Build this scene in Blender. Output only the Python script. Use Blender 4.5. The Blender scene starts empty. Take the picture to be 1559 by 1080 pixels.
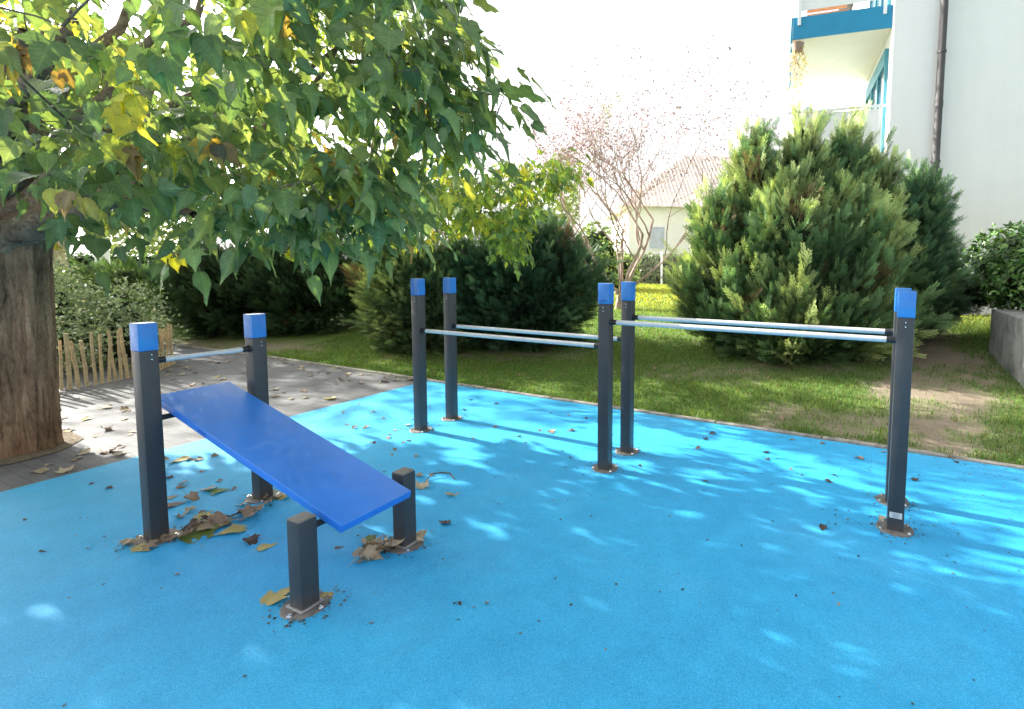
import bpy, bmesh, math, random
import numpy as np
from mathutils import Vector, Matrix

rng = np.random.default_rng(11)
random.seed(11)
scene = bpy.context.scene
COL = scene.collection
PI = math.pi

# ------------------------------------------------------------------ frame
CORNER = np.array([-2.41, 7.0])           # far-left corner of the blue floor
A = np.array([0.889, -0.457]); A = A/np.linalg.norm(A)   # along the far edge
B = np.array([-A[1], A[0]])               # away from the camera, up the bank

def TS(t, s):                             # edge frame -> world
    p = CORNER + A*t + B*s
    return float(p[0]), float(p[1])

def s_of(x, y): return (x-CORNER[0])*B[0] + (y-CORNER[1])*B[1]
def t_of(x, y): return (x-CORNER[0])*A[0] + (y-CORNER[1])*A[1]

def bank(s):
    s = np.maximum(np.asarray(s, float), 0)
    return 0.62*(1-np.exp(-(s/4.6)**1.35))

def gz(x, y): return float(bank(s_of(x, y)))

# ------------------------------------------------------------------ helpers
def tag(o, label=None, cat=None, group=None, kind=None):
    if label: o['label'] = label
    if cat: o['category'] = cat
    if group: o['group'] = group
    if kind: o['kind'] = kind
    return o

def empty(name, loc, rz=0.0):
    o = bpy.data.objects.new(name, None)
    o.empty_display_size = 0.2
    COL.objects.link(o)
    o.location = loc; o.rotation_euler = (0, 0, rz)
    return o

def link(name, me, mats=None, parent=None, smooth=False):
    o = bpy.data.objects.new(name, me)
    COL.objects.link(o)
    if mats is not None:
        if not isinstance(mats, (list, tuple)): mats = [mats]
        for m in mats: me.materials.append(m)
    if parent is not None: o.parent = parent
    if smooth:
        me.polygons.foreach_set('use_smooth', [True]*len(me.polygons))
    return o

def fast_mesh(name, V, F, col=None, smooth=True, luv=None):
    """V (n,3), F list of arrays (m,k) quads/tris"""
    me = bpy.data.meshes.new(name)
    V = np.asarray(V, np.float32)
    if not isinstance(F, (list, tuple)): F = [F]
    F = [np.asarray(f, np.int32) for f in F if len(f)]
    me.vertices.add(len(V)); me.vertices.foreach_set('co', V.ravel())
    loops = np.concatenate([f.ravel() for f in F])
    starts = []; st = 0
    for f in F:
        k = f.shape[1]; starts.append(st+np.arange(len(f))*k); st += f.size
    starts = np.concatenate(starts).astype(np.int32)
    me.loops.add(len(loops)); me.loops.foreach_set('vertex_index', loops)
    me.polygons.add(len(starts)); me.polygons.foreach_set('loop_start', starts)
    if smooth: me.polygons.foreach_set('use_smooth', np.ones(len(starts), bool))
    me.update(calc_edges=True)
    me.validate()
    if col is not None:
        ca = me.color_attributes.new('Col', 'FLOAT_COLOR', 'POINT')
        c = np.ones((len(V), 4), np.float32); c[:, :3] = col
        ca.data.foreach_set('color', c.ravel())
    if luv is not None:
        at = me.attributes.new('leaf_xy', 'FLOAT_VECTOR', 'POINT')
        at.data.foreach_set('vector', np.asarray(luv, np.float32).ravel())
    return me

class MB:
    """collects simple solids into one bmesh"""
    def __init__(s): s.bm = bmesh.new()
    def box(s, c, size, bevel=0.0, rot=None, seg=2):
        r = bmesh.ops.create_cube(s.bm, size=1.0)
        vs = r['verts']
        M = Matrix.Translation(c) @ (rot.to_4x4() if rot is not None else Matrix.Identity(4)) @ Matrix.Diagonal((*size, 1))
        bmesh.ops.transform(s.bm, matrix=M, verts=vs)
        if bevel > 0:
            es = list({e for v in vs for e in v.link_edges})
            bmesh.ops.bevel(s.bm, geom=es, offset=bevel, segments=seg, profile=0.6, affect='EDGES')
        return s
    def cyl(s, p0, p1, r0, r1=None, seg=20, caps=True, bevel=0):
        p0 = Vector(p0); p1 = Vector(p1); d = p1-p0
        if r1 is None: r1 = r0
        r = bmesh.ops.create_cone(s.bm, cap_ends=caps, segments=seg, radius1=r0, radius2=r1, depth=d.length)
        q = d.to_track_quat('Z', 'Y')
        bmesh.ops.transform(s.bm, matrix=Matrix.Translation((p0+p1)/2) @ q.to_matrix().to_4x4(), verts=r['verts'])
        return s
    def poly(s, pts, thick=None, normal=None):
        vs = [s.bm.verts.new(p) for p in pts]
        f = s.bm.faces.new(vs)
        if thick:
            n = Vector(normal)
            r = bmesh.ops.extrude_face_region(s.bm, geom=[f])
            vv = [g for g in r['geom'] if isinstance(g, bmesh.types.BMVert)]
            bmesh.ops.translate(s.bm, vec=n*thick, verts=vv)
            bmesh.ops.recalc_face_normals(s.bm, faces=s.bm.faces)
        return s
    def build(s, name, mat, parent=None, smooth=False):
        me = bpy.data.meshes.new(name)
        s.bm.to_mesh(me); s.bm.free()
        o = link(name, me, mat, parent)
        if smooth:
            me.polygons.foreach_set('use_smooth', [True]*len(me.polygons))
            me.set_sharp_from_angle(angle=math.radians(35))
        return o

# tubes -----------------------------------------------------------
def tubes_mesh(name, paths, seg=8, rough=0.0):
    """paths: list of (pts (n,3), radii (n,))"""
    VV = []; FF = []; off = 0
    for pts, rad in paths:
        pts = np.asarray(pts, float); rad = np.asarray(rad, float)
        n = len(pts)
        if n < 2: continue
        tan = np.gradient(pts, axis=0)
        tan /= (np.linalg.norm(tan, axis=1, keepdims=True)+1e-9)
        up = np.array([0.3, 0.2, 0.93])
        if abs(tan[0] @ up) > 0.9: up = np.array([1.0, 0.1, 0])
        x = np.cross(tan, up); x /= (np.linalg.norm(x, axis=1, keepdims=True)+1e-9)
        y = np.cross(tan, x)
        sg = seg if rad[0] > 0.012 else 4
        a = np.linspace(0, 2*PI, sg, endpoint=False)
        rr = rad[:, None]*(1+rough*rng.normal(size=(n, sg)))
        V = pts[:, None, :] + rr[..., None]*(np.cos(a)[None, :, None]*x[:, None, :] + np.sin(a)[None, :, None]*y[:, None, :])
        VV.append(V.reshape(-1, 3))
        i = np.arange(n-1)[:, None]*sg; j = np.arange(sg)[None, :]; j2 = (j+1) % sg
        FF.append(np.stack([i+j, i+j2, i+sg+j2, i+sg+j], -1).reshape(-1, 4)+off)
        off += n*sg
    return fast_mesh(name, np.concatenate(VV), np.concatenate(FF))

def curve_pts(p0, p1, n=8, sag=0.0, wob=0.05, mid=None):
    p0 = np.asarray(p0, float); p1 = np.asarray(p1, float)
    t = np.linspace(0, 1, n)[:, None]
    L = np.linalg.norm(p1-p0)
    if mid is None: mid = (p0+p1)/2 + np.array([0, 0, sag*L])
    mid = np.asarray(mid, float)
    P = (1-t)**2*p0 + 2*t*(1-t)*mid + t*t*p1
    W = rng.normal(size=(n, 3))*wob*L*np.sin(np.pi*t)*0.5
    W = (W + np.roll(W, 1, 0))/2
    W[0] = 0; W[-1] = 0
    return P+W

# ------------------------------------------------------------------ materials
def new_mat(name):
    m = bpy.data.materials.new(name); m.use_nodes = True
    nt = m.node_tree
    for n in list(nt.nodes): nt.nodes.remove(n)
    out = nt.nodes.new('ShaderNodeOutputMaterial')
    return m, nt, out

def N(nt, t, **kw):
    n = nt.nodes.new(t)
    for k, v in kw.items():
        if k in n.inputs: n.inputs[k].default_value = v
        else: setattr(n, k, v)
    return n

def ramp(nt, fac, stops, interp='LINEAR'):
    r = nt.nodes.new('ShaderNodeValToRGB'); r.color_ramp.interpolation = interp
    el = r.color_ramp.elements
    while len(el) < len(stops): el.new(0.5)
    for e, (p, c) in zip(el, stops):
        e.position = p; e.color = (*c, 1) if len(c) == 3 else c
    nt.links.new(fac, r.inputs[0])
    return r.outputs[0]

def mix(nt, fac, a, b, mode='MIX'):
    m = nt.nodes.new('ShaderNodeMix'); m.data_type = 'RGBA'; m.blend_type = mode
    for s, v in ((m.inputs[0], fac), (m.inputs[6], a), (m.inputs[7], b)):
        if hasattr(v, 'is_output') or isinstance(v, bpy.types.NodeSocket): nt.links.new(v, s)
        elif isinstance(v, (int, float)): s.default_value = v
        else: s.default_value = (*v, 1) if len(v) == 3 else v
    return m.outputs[2]

def mathn(nt, op, a, b=None, clamp=False):
    m = nt.nodes.new('ShaderNodeMath'); m.operation = op; m.use_clamp = clamp
    for s, v in zip(m.inputs, (a, b)):
        if v is None: continue
        if isinstance(v, bpy.types.NodeSocket): nt.links.new(v, s)
        else: s.default_value = v
    return m.outputs[0]

def noise(nt, vec, scale, detail=4, rough=0.55, dist=0.0):
    n = N(nt, 'ShaderNodeTexNoise'); n.inputs['Scale'].default_value = scale
    n.inputs['Detail'].default_value = detail; n.inputs['Roughness'].default_value = rough
    n.inputs['Distortion'].default_value = dist
    if vec is not None: nt.links.new(vec, n.inputs['Vector'])
    return n.outputs[0]

def coords(nt, kind='Object', scale=None):
    tc = nt.nodes.new('ShaderNodeTexCoord')
    v = tc.outputs[kind]
    if scale:
        mp = nt.nodes.new('ShaderNodeMapping'); mp.inputs['Scale'].default_value = scale
        nt.links.new(v, mp.inputs[0]); v = mp.outputs[0]
    return v

def bump(nt, h, strength=0.3, dist=0.01):
    b = nt.nodes.new('ShaderNodeBump'); b.inputs['Strength'].default_value = strength
    b.inputs['Distance'].default_value = dist
    nt.links.new(h, b.inputs['Height']); return b.outputs[0]

def principled(nt, out, color=None, rough=0.6, spec=0.5, metal=0.0, normal=None, coat=0.0):
    p = nt.nodes.new('ShaderNodeBsdfPrincipled')
    if color is not None:
        if isinstance(color, bpy.types.NodeSocket): nt.links.new(color, p.inputs['Base Color'])
        else: p.inputs['Base Color'].default_value = (*color, 1)
    if isinstance(rough, bpy.types.NodeSocket): nt.links.new(rough, p.inputs['Roughness'])
    else: p.inputs['Roughness'].default_value = rough
    p.inputs['Specular IOR Level'].default_value = spec
    p.inputs['Metallic'].default_value = metal
    p.inputs['Coat Weight'].default_value = coat
    if normal is not None: nt.links.new(normal, p.inputs['Normal'])
    if out is not None: nt.links.new(p.outputs[0], out.inputs[0])
    return p

def m_simple(name, color, rough=0.6, spec=0.5, metal=0.0, nscale=20, var=0.15, bstr=0.1, bdist=0.003, coat=0.0, kind='Object'):
    m, nt, out = new_mat(name)
    v = coords(nt, kind)
    n = noise(nt, v, nscale, 5)
    n2 = noise(nt, v, nscale*0.13+0.3, 3)
    f = mathn(nt, 'ADD', mathn(nt, 'MULTIPLY', n, 0.6), mathn(nt, 'MULTIPLY', n2, 0.4))
    c = np.array(color)
    col = ramp(nt, f, [(0.3, tuple(c*(1-var))), (0.7, tuple(np.minimum(c*(1+var), 1)))])
    principled(nt, out, col, rough, spec, metal, bump(nt, n, bstr, bdist), coat)
    return m

def vein_mask(nt):
    at = nt.nodes.new('ShaderNodeAttribute'); at.attribute_name = 'leaf_xy'
    sx = nt.nodes.new('ShaderNodeSeparateXYZ'); nt.links.new(at.outputs['Vector'], sx.inputs[0])
    ay = mathn(nt, 'ABSOLUTE', sx.outputs[1])
    k = mathn(nt, 'SUBTRACT', sx.outputs[0], mathn(nt, 'MULTIPLY', mathn(nt, 'POWER', ay, .85), 0.75))
    k = mathn(nt, 'ADD', k, mathn(nt, 'MULTIPLY', noise(nt, coords(nt), 9, 3), .09))
    fr = mathn(nt, 'ABSOLUTE', mathn(nt, 'SUBTRACT', mathn(nt, 'FRACT', mathn(nt, 'MULTIPLY', k, 7.5)), 0.5))
    side = ramp(nt, fr, [(0.0, (1, 1, 1)), (0.22, (0, 0, 0))])
    mid = ramp(nt, ay, [(0.0, (1, 1, 1)), (0.03, (0, 0, 0))])
    return mathn(nt, 'MAXIMUM', mathn(nt, 'MULTIPLY', side, 0.6), mid)

def m_foliage(name, trans=0.35, rough=0.5, tcol=(1.25, 1.25, 0.55), spec=0.4, veins=False):
    m, nt, out = new_mat(name)
    at = nt.nodes.new('ShaderNodeVertexColor'); at.layer_name = 'Col'
    v = coords(nt, 'Object')
    n = noise(nt, v, 22, 3)
    c = mix(nt, 0.5, at.outputs[0], ramp(nt, n, [(0.3, (0.55, 0.55, 0.5)), (0.7, (1.3, 1.3, 1.2))]), 'MULTIPLY')
    nrm = None
    if veins:
        ve = vein_mask(nt)
        c = mix(nt, mathn(nt, 'MULTIPLY', ve, 0.4), c, mix(nt, 1.0, c, (1.9, 1.75, 1.5), 'MULTIPLY'))
        nrm = bump(nt, ve, 0.6, -0.004)
    p = principled(nt, None, c, rough, spec, normal=nrm)
    tr = nt.nodes.new('ShaderNodeBsdfTranslucent')
    nt.links.new(mix(nt, 1.0, c, tcol, 'MULTIPLY'), tr.inputs[0])
    ms = nt.nodes.new('ShaderNodeMixShader'); ms.inputs[0].default_value = trans
    nt.links.new(p.outputs[0], ms.inputs[1]); nt.links.new(tr.outputs[0], ms.inputs[2])
    nt.links.new(ms.outputs[0], out.inputs[0])
    return m

# rubber floor
def m_rubber():
    m, nt, out = new_mat('blue_rubber_granulate')
    v = coords(nt, 'Object')
    big = noise(nt, v, 0.55, 5, 0.6)
    mid = noise(nt, v, 6, 5, 0.6)
    vor = N(nt, 'ShaderNodeTexVoronoi'); vor.inputs['Scale'].default_value = 330
    nt.links.new(v, vor.inputs['Vector'])
    gr = ramp(nt, vor.outputs['Color'], [(0.15, (0.020, 0.31, 0.62)), (0.5, (0.034, 0.40, 0.75)), (0.9, (0.070, 0.50, 0.86))])
    c = mix(nt, 1.0, gr, ramp(nt, big, [(0.3, (0.86, 0.88, 0.92)), (0.7, (1.12, 1.08, 1.04))]), 'MULTIPLY')
    c = mix(nt, 1.0, c, ramp(nt, mid, [(0.35, (0.93, 0.93, 0.94)), (0.65, (1.05, 1.05, 1.04))]), 'MULTIPLY')
    # scattered dark scuffs
    st = noise(nt, v, 17, 6, 0.7)
    st2 = noise(nt, v, 1.7, 3, 0.6)
    f = mathn(nt, 'MULTIPLY', ramp(nt, st, [(0.68, (0, 0, 0)), (0.74, (1, 1, 1))]), ramp(nt, st2, [(0.48, (0, 0, 0)), (0.6, (1, 1, 1))]))
    c = mix(nt, mathn(nt, 'MULTIPLY', f, 0.6), c, (0.012, 0.07, 0.16))
    # pale dust
    du = noise(nt, v, 1.1, 6, 0.65, 0.5)
    fd = mathn(nt, 'MULTIPLY', ramp(nt, du, [(0.5, (0, 0, 0)), (0.8, (1, 1, 1))]), 0.16)
    c = mix(nt, fd, c, (0.22, 0.45, 0.62))
    fine = noise(nt, v, 75, 5, 0.8)
    c = mix(nt, mathn(nt, 'MULTIPLY', ramp(nt, fine, [(0.68, (0, 0, 0)), (0.73, (1, 1, 1))]), 0.55), c, (0.012, 0.10, 0.22))
    b = bump(nt, vor.outputs['Distance'], 0.5, 0.0025)
    principled(nt, out, c, 0.65, 0.25, 0, b)
    return m

def m_paving():
    m, nt, out = new_mat('grey_block_paving')
    v = coords(nt, 'Object')
    mp = nt.nodes.new('ShaderNodeMapping'); mp.inputs['Rotation'].default_value = (0, 0, 0.47)
    nt.links.new(v, mp.inputs[0])
    br = N(nt, 'ShaderNodeTexBrick'); nt.links.new(mp.outputs[0], br.inputs['Vector'])
    br.inputs['Scale'].default_value = 1.0
    br.inputs['Brick Width'].default_value = 0.2; br.inputs['Row Height'].default_value = 0.1
    br.inputs['Mortar Size'].default_value = 0.004
    br.inputs['Color1'].default_value = (0.12, 0.124, 0.138, 1); br.inputs['Color2'].default_value = (0.138, 0.142, 0.155, 1)
    br.inputs['Mortar'].default_value = (0.085, 0.087, 0.09, 1)
    n = noise(nt, v, 3.0, 6, 0.65); n2 = noise(nt, v, 60, 4)
    c = mix(nt, 1.0, br.outputs[0], ramp(nt, n, [(0.3, (0.7, 0.7, 0.7)), (0.7, (1.3, 1.27, 1.22))]), 'MULTIPLY')
    c = mix(nt, 0.6, c, ramp(nt, n2, [(0.3, (0.7, 0.7, 0.7)), (0.7, (1.25, 1.25, 1.25))]), 'MULTIPLY')
    h = mathn(nt, 'SUBTRACT', mathn(nt, 'MULTIPLY', n2, 0.3), br.outputs['Fac'])
    principled(nt, out, c, 0.75, 0.4, 0, bump(nt, h, 0.6, 0.006))
    return m

def m_ground():
    m, nt, out = new_mat('lawn_soil')
    at = nt.nodes.new('ShaderNodeVertexColor'); at.layer_name = 'Col'
    sep = nt.nodes.new('ShaderNodeSeparateColor'); nt.links.new(at.outputs[0], sep.inputs[0])
    v = coords(nt, 'Object')
    n1 = noise(nt, v, 2.2, 6, 0.65); n2 = noise(nt, v, 45, 5, 0.6)
    grass = mix(nt, n1, (0.07, 0.14, 0.03), (0.15, 0.23, 0.05))
    grass = mix(nt, ramp(nt, n2, [(0.4, (0, 0, 0)), (0.75, (1, 1, 1))]), grass, (0.2, 0.24, 0.09))
    dirt = mix(nt, n2, (0.13, 0.10, 0.075), (0.36, 0.30, 0.225))
    dirt = mix(nt, ramp(nt, n1, [(0.4, (0, 0, 0)), (0.7, (1, 1, 1))]), dirt, (0.30, 0.25, 0.19))
    f = mathn(nt, 'ADD', sep.outputs[0], mathn(nt, 'MULTIPLY', mathn(nt, 'SUBTRACT', n2, 0.5), 0.5), True)
    c = mix(nt, f, grass, dirt)
    principled(nt, out, c, 0.95, 0.1, 0, bump(nt, mathn(nt, 'ADD', n2, n1), 0.7, 0.03))
    return m

def m_bark(name, c1, c2, c3, sc=(9, 9, 1.1), dist=0.03):
    m, nt, out = new_mat(name)
    v = coords(nt, 'Object', sc)
    n = noise(nt, v, 2.2, 8, 0.68, 0.6)
    n2 = noise(nt, coords(nt, 'Object'), 2.3, 4)
    n3 = noise(nt, coords(nt, 'Object', (3, 3, 1)), 22, 5, 0.7)
    c = ramp(nt, n, [(0.3, c1), (0.5, c2), (0.72, c3)])
    c = mix(nt, 1.0, c, ramp(nt, n2, [(0.3, (0.6, 0.58, 0.55)), (0.7, (1.3, 1.25, 1.2))]), 'MULTIPLY')
    c = mix(nt, 0.7, c, ramp(nt, n3, [(0.3, (0.6, 0.6, 0.6)), (0.7, (1.3, 1.3, 1.3))]), 'MULTIPLY')
    h = mathn(nt, 'ADD', n, mathn(nt, 'MULTIPLY', n3, 0.35))
    principled(nt, out, c, 0.9, 0.2, 0, bump(nt, h, 0.9, dist))
    return m

def m_concrete(name, base=(0.36, 0.36, 0.35), dark=(0.16, 0.165, 0.16), sc=2.5):
    m, nt, out = new_mat(name)
    v = coords(nt, 'Object'); n = noise(nt, v, sc, 8, 0.7, 0.3); n2 = noise(nt, v, 70, 4)
    st = noise(nt, coords(nt, 'Object', (5, 5, 0.7)), 2, 5, 0.6)
    c = ramp(nt, n, [(0.36, dark), (0.55, base), (0.75, tuple(min(1, b*1.25) for b in base))])
    c = mix(nt, 0.5, c, ramp(nt, st, [(0.35, (0.55, 0.57, 0.55)), (0.6, (1.1, 1.1, 1.1))]), 'MULTIPLY')
    c = mix(nt, 0.5, c, ramp(nt, n2, [(0.3, (0.7, 0.7, 0.7)), (0.7, (1.2, 1.2, 1.2))]), 'MULTIPLY')
    principled(nt, out, c, 0.85, 0.3, 0, bump(nt, mathn(nt, 'ADD', n2, n), 0.5, 0.01))
    return m

def m_plaster():
    m, nt, out = new_mat('white_render_plaster')
    v = coords(nt, 'Object'); n = noise(nt, v, 90, 5, 0.7); n2 = noise(nt, v, 0.7, 6, 0.65, 0.4)
    st = noise(nt, coords(nt, 'Object', (3.0, 3.0, 0.25)), 1.6, 5, 0.65)
    c = ramp(nt, n2, [(0.3, (0.83, 0.82, 0.825)), (0.7, (0.89, 0.875, 0.885))])
    c = mix(nt, 0.14, c, ramp(nt, st, [(0.35, (0.80, 0.79, 0.77)), (0.6, (1, 1, 1))]), 'MULTIPLY')
    principled(nt, out, c, 0.9, 0.2, 0, bump(nt, n, 0.25, 0.004))
    return m

def m_glass(name='window_glass'):
    m, nt, out = new_mat(name)
    n = noise(nt, coords(nt, 'Object'), 1.3, 2)
    c = ramp(nt, n, [(0.3, (0.05, 0.09, 0.12)), (0.7, (0.16, 0.24, 0.28))])
    principled(nt, out, c, 0.08, 0.8)
    return m

def m_post():
    m, nt, out = new_mat('anthracite_powder_coat')
    v = coords(nt, 'Object'); n = noise(nt, v, 420, 3, 0.6); n2 = noise(nt, v, 3.5, 6, 0.7)
    st = noise(nt, coords(nt, 'Object', (12, 12, 1.5)), 2.0, 6, 0.7)
    c = ramp(nt, n2, [(0.3, (0.034, 0.037, 0.042)), (0.7, (0.050, 0.053, 0.058))])
    c = mix(nt, mathn(nt, 'MULTIPLY', ramp(nt, st, [(0.55, (0, 0, 0)), (0.8, (1, 1, 1))]), 0.35), c, (0.085, 0.085, 0.085))
    # splash dust near the ground
    sx = nt.nodes.new('ShaderNodeSeparateXYZ'); nt.links.new(v, sx.inputs[0])
    lo = mathn(nt, 'SUBTRACT', 1.0, mathn(nt, 'MULTIPLY', sx.outputs[2], 9.0), True)
    c = mix(nt, mathn(nt, 'MULTIPLY', mathn(nt, 'MULTIPLY', lo, n2), 0.5), c, (0.17, 0.15, 0.13))
    r = ramp(nt, st, [(0.3, (0.34,)*3), (0.8, (0.5,)*3)])
    principled(nt, out, c, r, 0.5, 0, bump(nt, n, 0.35, 0.0008))
    return m

def m_plastic(name, col, rough=0.25, coat=0.3):
    m, nt, out = new_mat(name)
    v = coords(nt, 'Object'); n = noise(nt, v, 5, 6, 0.7); n2 = noise(nt, coords(nt, 'Object', (6, 60, 6)), 3, 5, 0.7)
    c = np.array(col)
    cc = ramp(nt, n, [(0.3, tuple(c*0.9)), (0.7, tuple(c*1.1))])
    d = mathn(nt, 'MULTIPLY', ramp(nt, n2, [(0.6, (0, 0, 0)), (0.8, (1, 1, 1))]), 0.1)
    cc = mix(nt, d, cc, (0.3, 0.4, 0.55))
    r = ramp(nt, n, [(0.3, (rough,)*3), (0.75, (rough+0.18,)*3)])
    principled(nt, out, cc, r, 0.5, 0, bump(nt, n2, 0.06, 0.001), coat)
    return m

def m_fallen(name, base, edge, vein):
    m, nt, out = new_mat(name)
    at = nt.nodes.new('ShaderNodeVertexColor'); at.layer_name = 'Col'
    v = coords(nt, 'Object'); n = noise(nt, v, 28, 5, 0.65)
    oi = nt.nodes.new('ShaderNodeObjectInfo')
    c = mix(nt, ramp(nt, n, [(0.35, (0, 0, 0)), (0.65, (1, 1, 1))]), base, edge)
    c = mix(nt, 1.0, c, at.outputs[0], 'MULTIPLY')
    c = mix(nt, mathn(nt, 'MULTIPLY', oi.outputs['Random'], 0.35), c, vein)
    c = mix(nt, mathn(nt, 'MULTIPLY', vein_mask(nt), 0.45), c, vein)
    p = principled(nt, None, c, 0.6, 0.35, 0, bump(nt, n, 0.5, 0.004))
    tr = nt.nodes.new('ShaderNodeBsdfTranslucent'); nt.links.new(c, tr.inputs[0])
    ms = nt.nodes.new('ShaderNodeMixShader'); ms.inputs[0].default_value = 0.2
    nt.links.new(p.outputs[0], ms.inputs[1]); nt.links.new(tr.outputs[0], ms.inputs[2])
    nt.links.new(ms.outputs[0], out.inputs[0])
    return m

M = dict(
    rubber=m_rubber(), paving=m_paving(), ground=m_ground(),
    post=m_post(), cap=m_plastic('blue_cap_plastic', (0.035, 0.22, 0.62), 0.16, 0.5),
    board=m_plastic('blue_board_laminate', (0.022, 0.20, 0.74), 0.36, 0.15),
    steel=m_simple('galvanised_bar', (0.66, 0.665, 0.67), 0.55, 0.5, 0.2, 60, 0.12, 0.15, 0.001),
    screw=m_simple('bright_screw_head', (0.8, 0.8, 0.8), 0.25, 0.5, 1.0),
    sleeve=m_simple('black_rubber_sleeve', (0.02, 0.02, 0.023), 0.45, 0.5),
    plate=m_simple('dusty_base_plate', (0.17, 0.16, 0.15), 0.6, 0.4, 0.2, 35, 0.5, 0.4, 0.003),
    weld=m_simple('pale_weld_collar', (0.36, 0.36, 0.37), 0.5, 0.4, 0.4, 50, 0.3, 0.4, 0.002),
    sticker=m_simple('silver_sticker', (0.62, 0.66, 0.68), 0.4, 0.5, 0.0, 60, 0.06),
    print=m_simple('grey_print', (0.16, 0.2, 0.24), 0.5), logo=m_simple('navy_print', (0.012, 0.03, 0.22), 0.4),
    bark=m_bark('furrowed_bark', (0.075, 0.045, 0.030), (0.29, 0.185, 0.12), (0.52, 0.36, 0.24)),
    limb=m_bark('limb_bark', (0.10, 0.074, 0.052), (0.26, 0.195, 0.14), (0.45, 0.35, 0.26), (7, 7, 7), 0.03),
    plane=m_bark('mottled_bark', (0.16, 0.15, 0.09), (0.4, 0.36, 0.25), (0.6, 0.56, 0.44), (3, 3, 2), 0.01),
    cherry=m_bark('glare_paled_twig_bark', (0.27, 0.19, 0.16), (0.46, 0.36, 0.32), (0.62, 0.52, 0.47), (6, 6, 4), 0.01),  # twig bark paled so that glare sits in its colour
    leaf=m_foliage('broad_leaf', 0.45, 0.36, (1.5, 1.4, 0.5), 0.6, True),
    conifer=m_foliage('conifer_spray', 0.18, 0.6, (1.2, 1.2, 0.6), 0.25),
    ivy=m_foliage('ivy_leaf', 0.18, 0.35, (1.2, 1.2, 0.5), 0.5),
    grass=m_foliage('grass_blade', 0.45, 0.6, (1.25, 1.2, 0.5), 0.2),
    dryleaf=m_foliage('dry_pink_leaf', .12, .7, (1.0, .9, .9), .2),
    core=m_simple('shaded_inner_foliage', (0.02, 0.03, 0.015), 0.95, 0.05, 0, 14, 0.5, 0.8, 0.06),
    concrete=m_concrete('weathered_concrete'), kerb=m_concrete('kerb_concrete', (0.34, 0.32, 0.29), (0.19, 0.175, 0.155), 5),
    plaster=m_plaster(), teal=m_simple('teal_painted_metal', (0.018, 0.25, 0.45), 0.5, 0.4, 0, 3, 0.08, 0.03),
    tealframe=m_simple('teal_window_frame', (0.05, 0.24, 0.30), 0.45), cream=m_simple('cream_soffit', (0.80, 0.77, 0.66), 0.8, 0.2, 0, 2, 0.04),
    white=m_simple('white_paint', (0.8, 0.8, 0.8), 0.5, 0.4, 0, 5, 0.04), zinc=m_simple('brown_zinc_pipe', (0.095, 0.088, 0.092), 0.6, 0.3, 0.0, 8, 0.25, 0.2, 0.002),
    glass=m_glass(), wood=m_simple('split_chestnut', (0.62, 0.48, 0.30), 0.85, 0.15, 0, 30, 0.4, 0.5, 0.006),
    wire=m_simple('wire', (0.25, 0.22, 0.2), 0.5, 0.4, 0.8), tile=m_simple('glare_paled_terracotta', (0.88, 0.72, 0.65), 0.85, 0.2, 0, 6, 0.3, 0.5, 0.02),  # roof tile bleached, washed-out glare put into its colour
    house=m_simple('glare_paled_house_render', (0.86, 0.83, 0.78), 0.9, 0.2, 0, 4, 0.06), orange=m_simple('orange_wood', (0.6, 0.27, 0.12), 0.6),  # house walls carry painted glare in their near-white
    greenmesh=m_simple('green_fence_fabric', (0.16, 0.24, 0.12), 0.8, 0.2, 0, 14, 0.3), soil=m_simple('tree_pit_soil', (0.19, 0.155, 0.115), 0.95, 0.1, 0, 30, 0.5, 0.9, 0.02),
    beige=m_simple('beige_fabric', (0.55, 0.5, 0.36), 0.85), pot=m_simple('brown_pot', (0.3, 0.2, 0.16), 0.7),
)

# ------------------------------------------------------------------ ground
def seg_dist(x, y, a, b):
    a = np.array(a); b = np.array(b); d = b-a
    t = np.clip(((x-a[0])*d[0]+(y-a[1])*d[1])/(d@d), 0, 1)
    return np.hypot(x-a[0]-t*d[0], y-a[1]-t*d[1])

_ph = rng.uniform(0, 6.28, (24, 3)); _fr = rng.normal(size=(24, 2))
def wnoise(x, y, f=1.0):
    r = 0
    for k in range(24):
        m = f*(0.6+0.16*k)
        r = r + np.sin(_fr[k, 0]*x*m*1.6+_fr[k, 1]*y*m*1.6+_ph[k, 0])/(1+0.12*k)
    return r/4.0

def dirt_mask(x, y):
    d = seg_dist(x, y, (3.3, 4.9), (4.3, 6.6)); f = np.clip(1.75-d/0.5, 0, 1.3)
    d = seg_dist(x, y, (4.3, 6.6), (5.9, 10.5)); f = np.maximum(f, np.clip(2.0-d/0.5, 0, 1.45))
    d = seg_dist(x, y, (1.9, 5.35), (3.4, 4.8)); f = np.maximum(f, np.clip(1.1-d/0.45, 0, 1))
    d = seg_dist(x, y, (0.9, 6.9), (4.0, 7.2)); f = np.maximum(f, np.clip(.75-d/0.8, 0, 1))
    d = seg_dist(x, y, (-3.6, 8.6), (-0.3, 8.3)); f = np.maximum(f, np.clip(0.9-d/0.6, 0, 1))
    d = seg_dist(x, y, (-9.5, 10.6), (-5.2, 9.3)); f = np.maximum(f, np.clip(1.0-d/0.7, 0, 1))
    s = s_of(x, y); f = np.maximum(f, np.clip(0.75-(s-0.06)/0.14, 0, 0.75))
    w = wnoise(x, y, 2.2)
    w2 = wnoise(x+7, y-3, 7.0)
    return np.clip(f*0.72 + (0.34*w+.30*w2)*(f > 0.02) + 0.10*(w > 1.1), 0, 1)

def axis(dense0, dense1, step, far):
    a = list(np.arange(dense0, dense1, step))
    v = step; x = dense1
    while x < far: a.append(x); v *= 1.25; x += v
    x = dense0; v = step; b = []
    while x > -far: v *= 1.25; x -= v; b.append(x)
    return np.array(b[::-1]+a)

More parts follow.
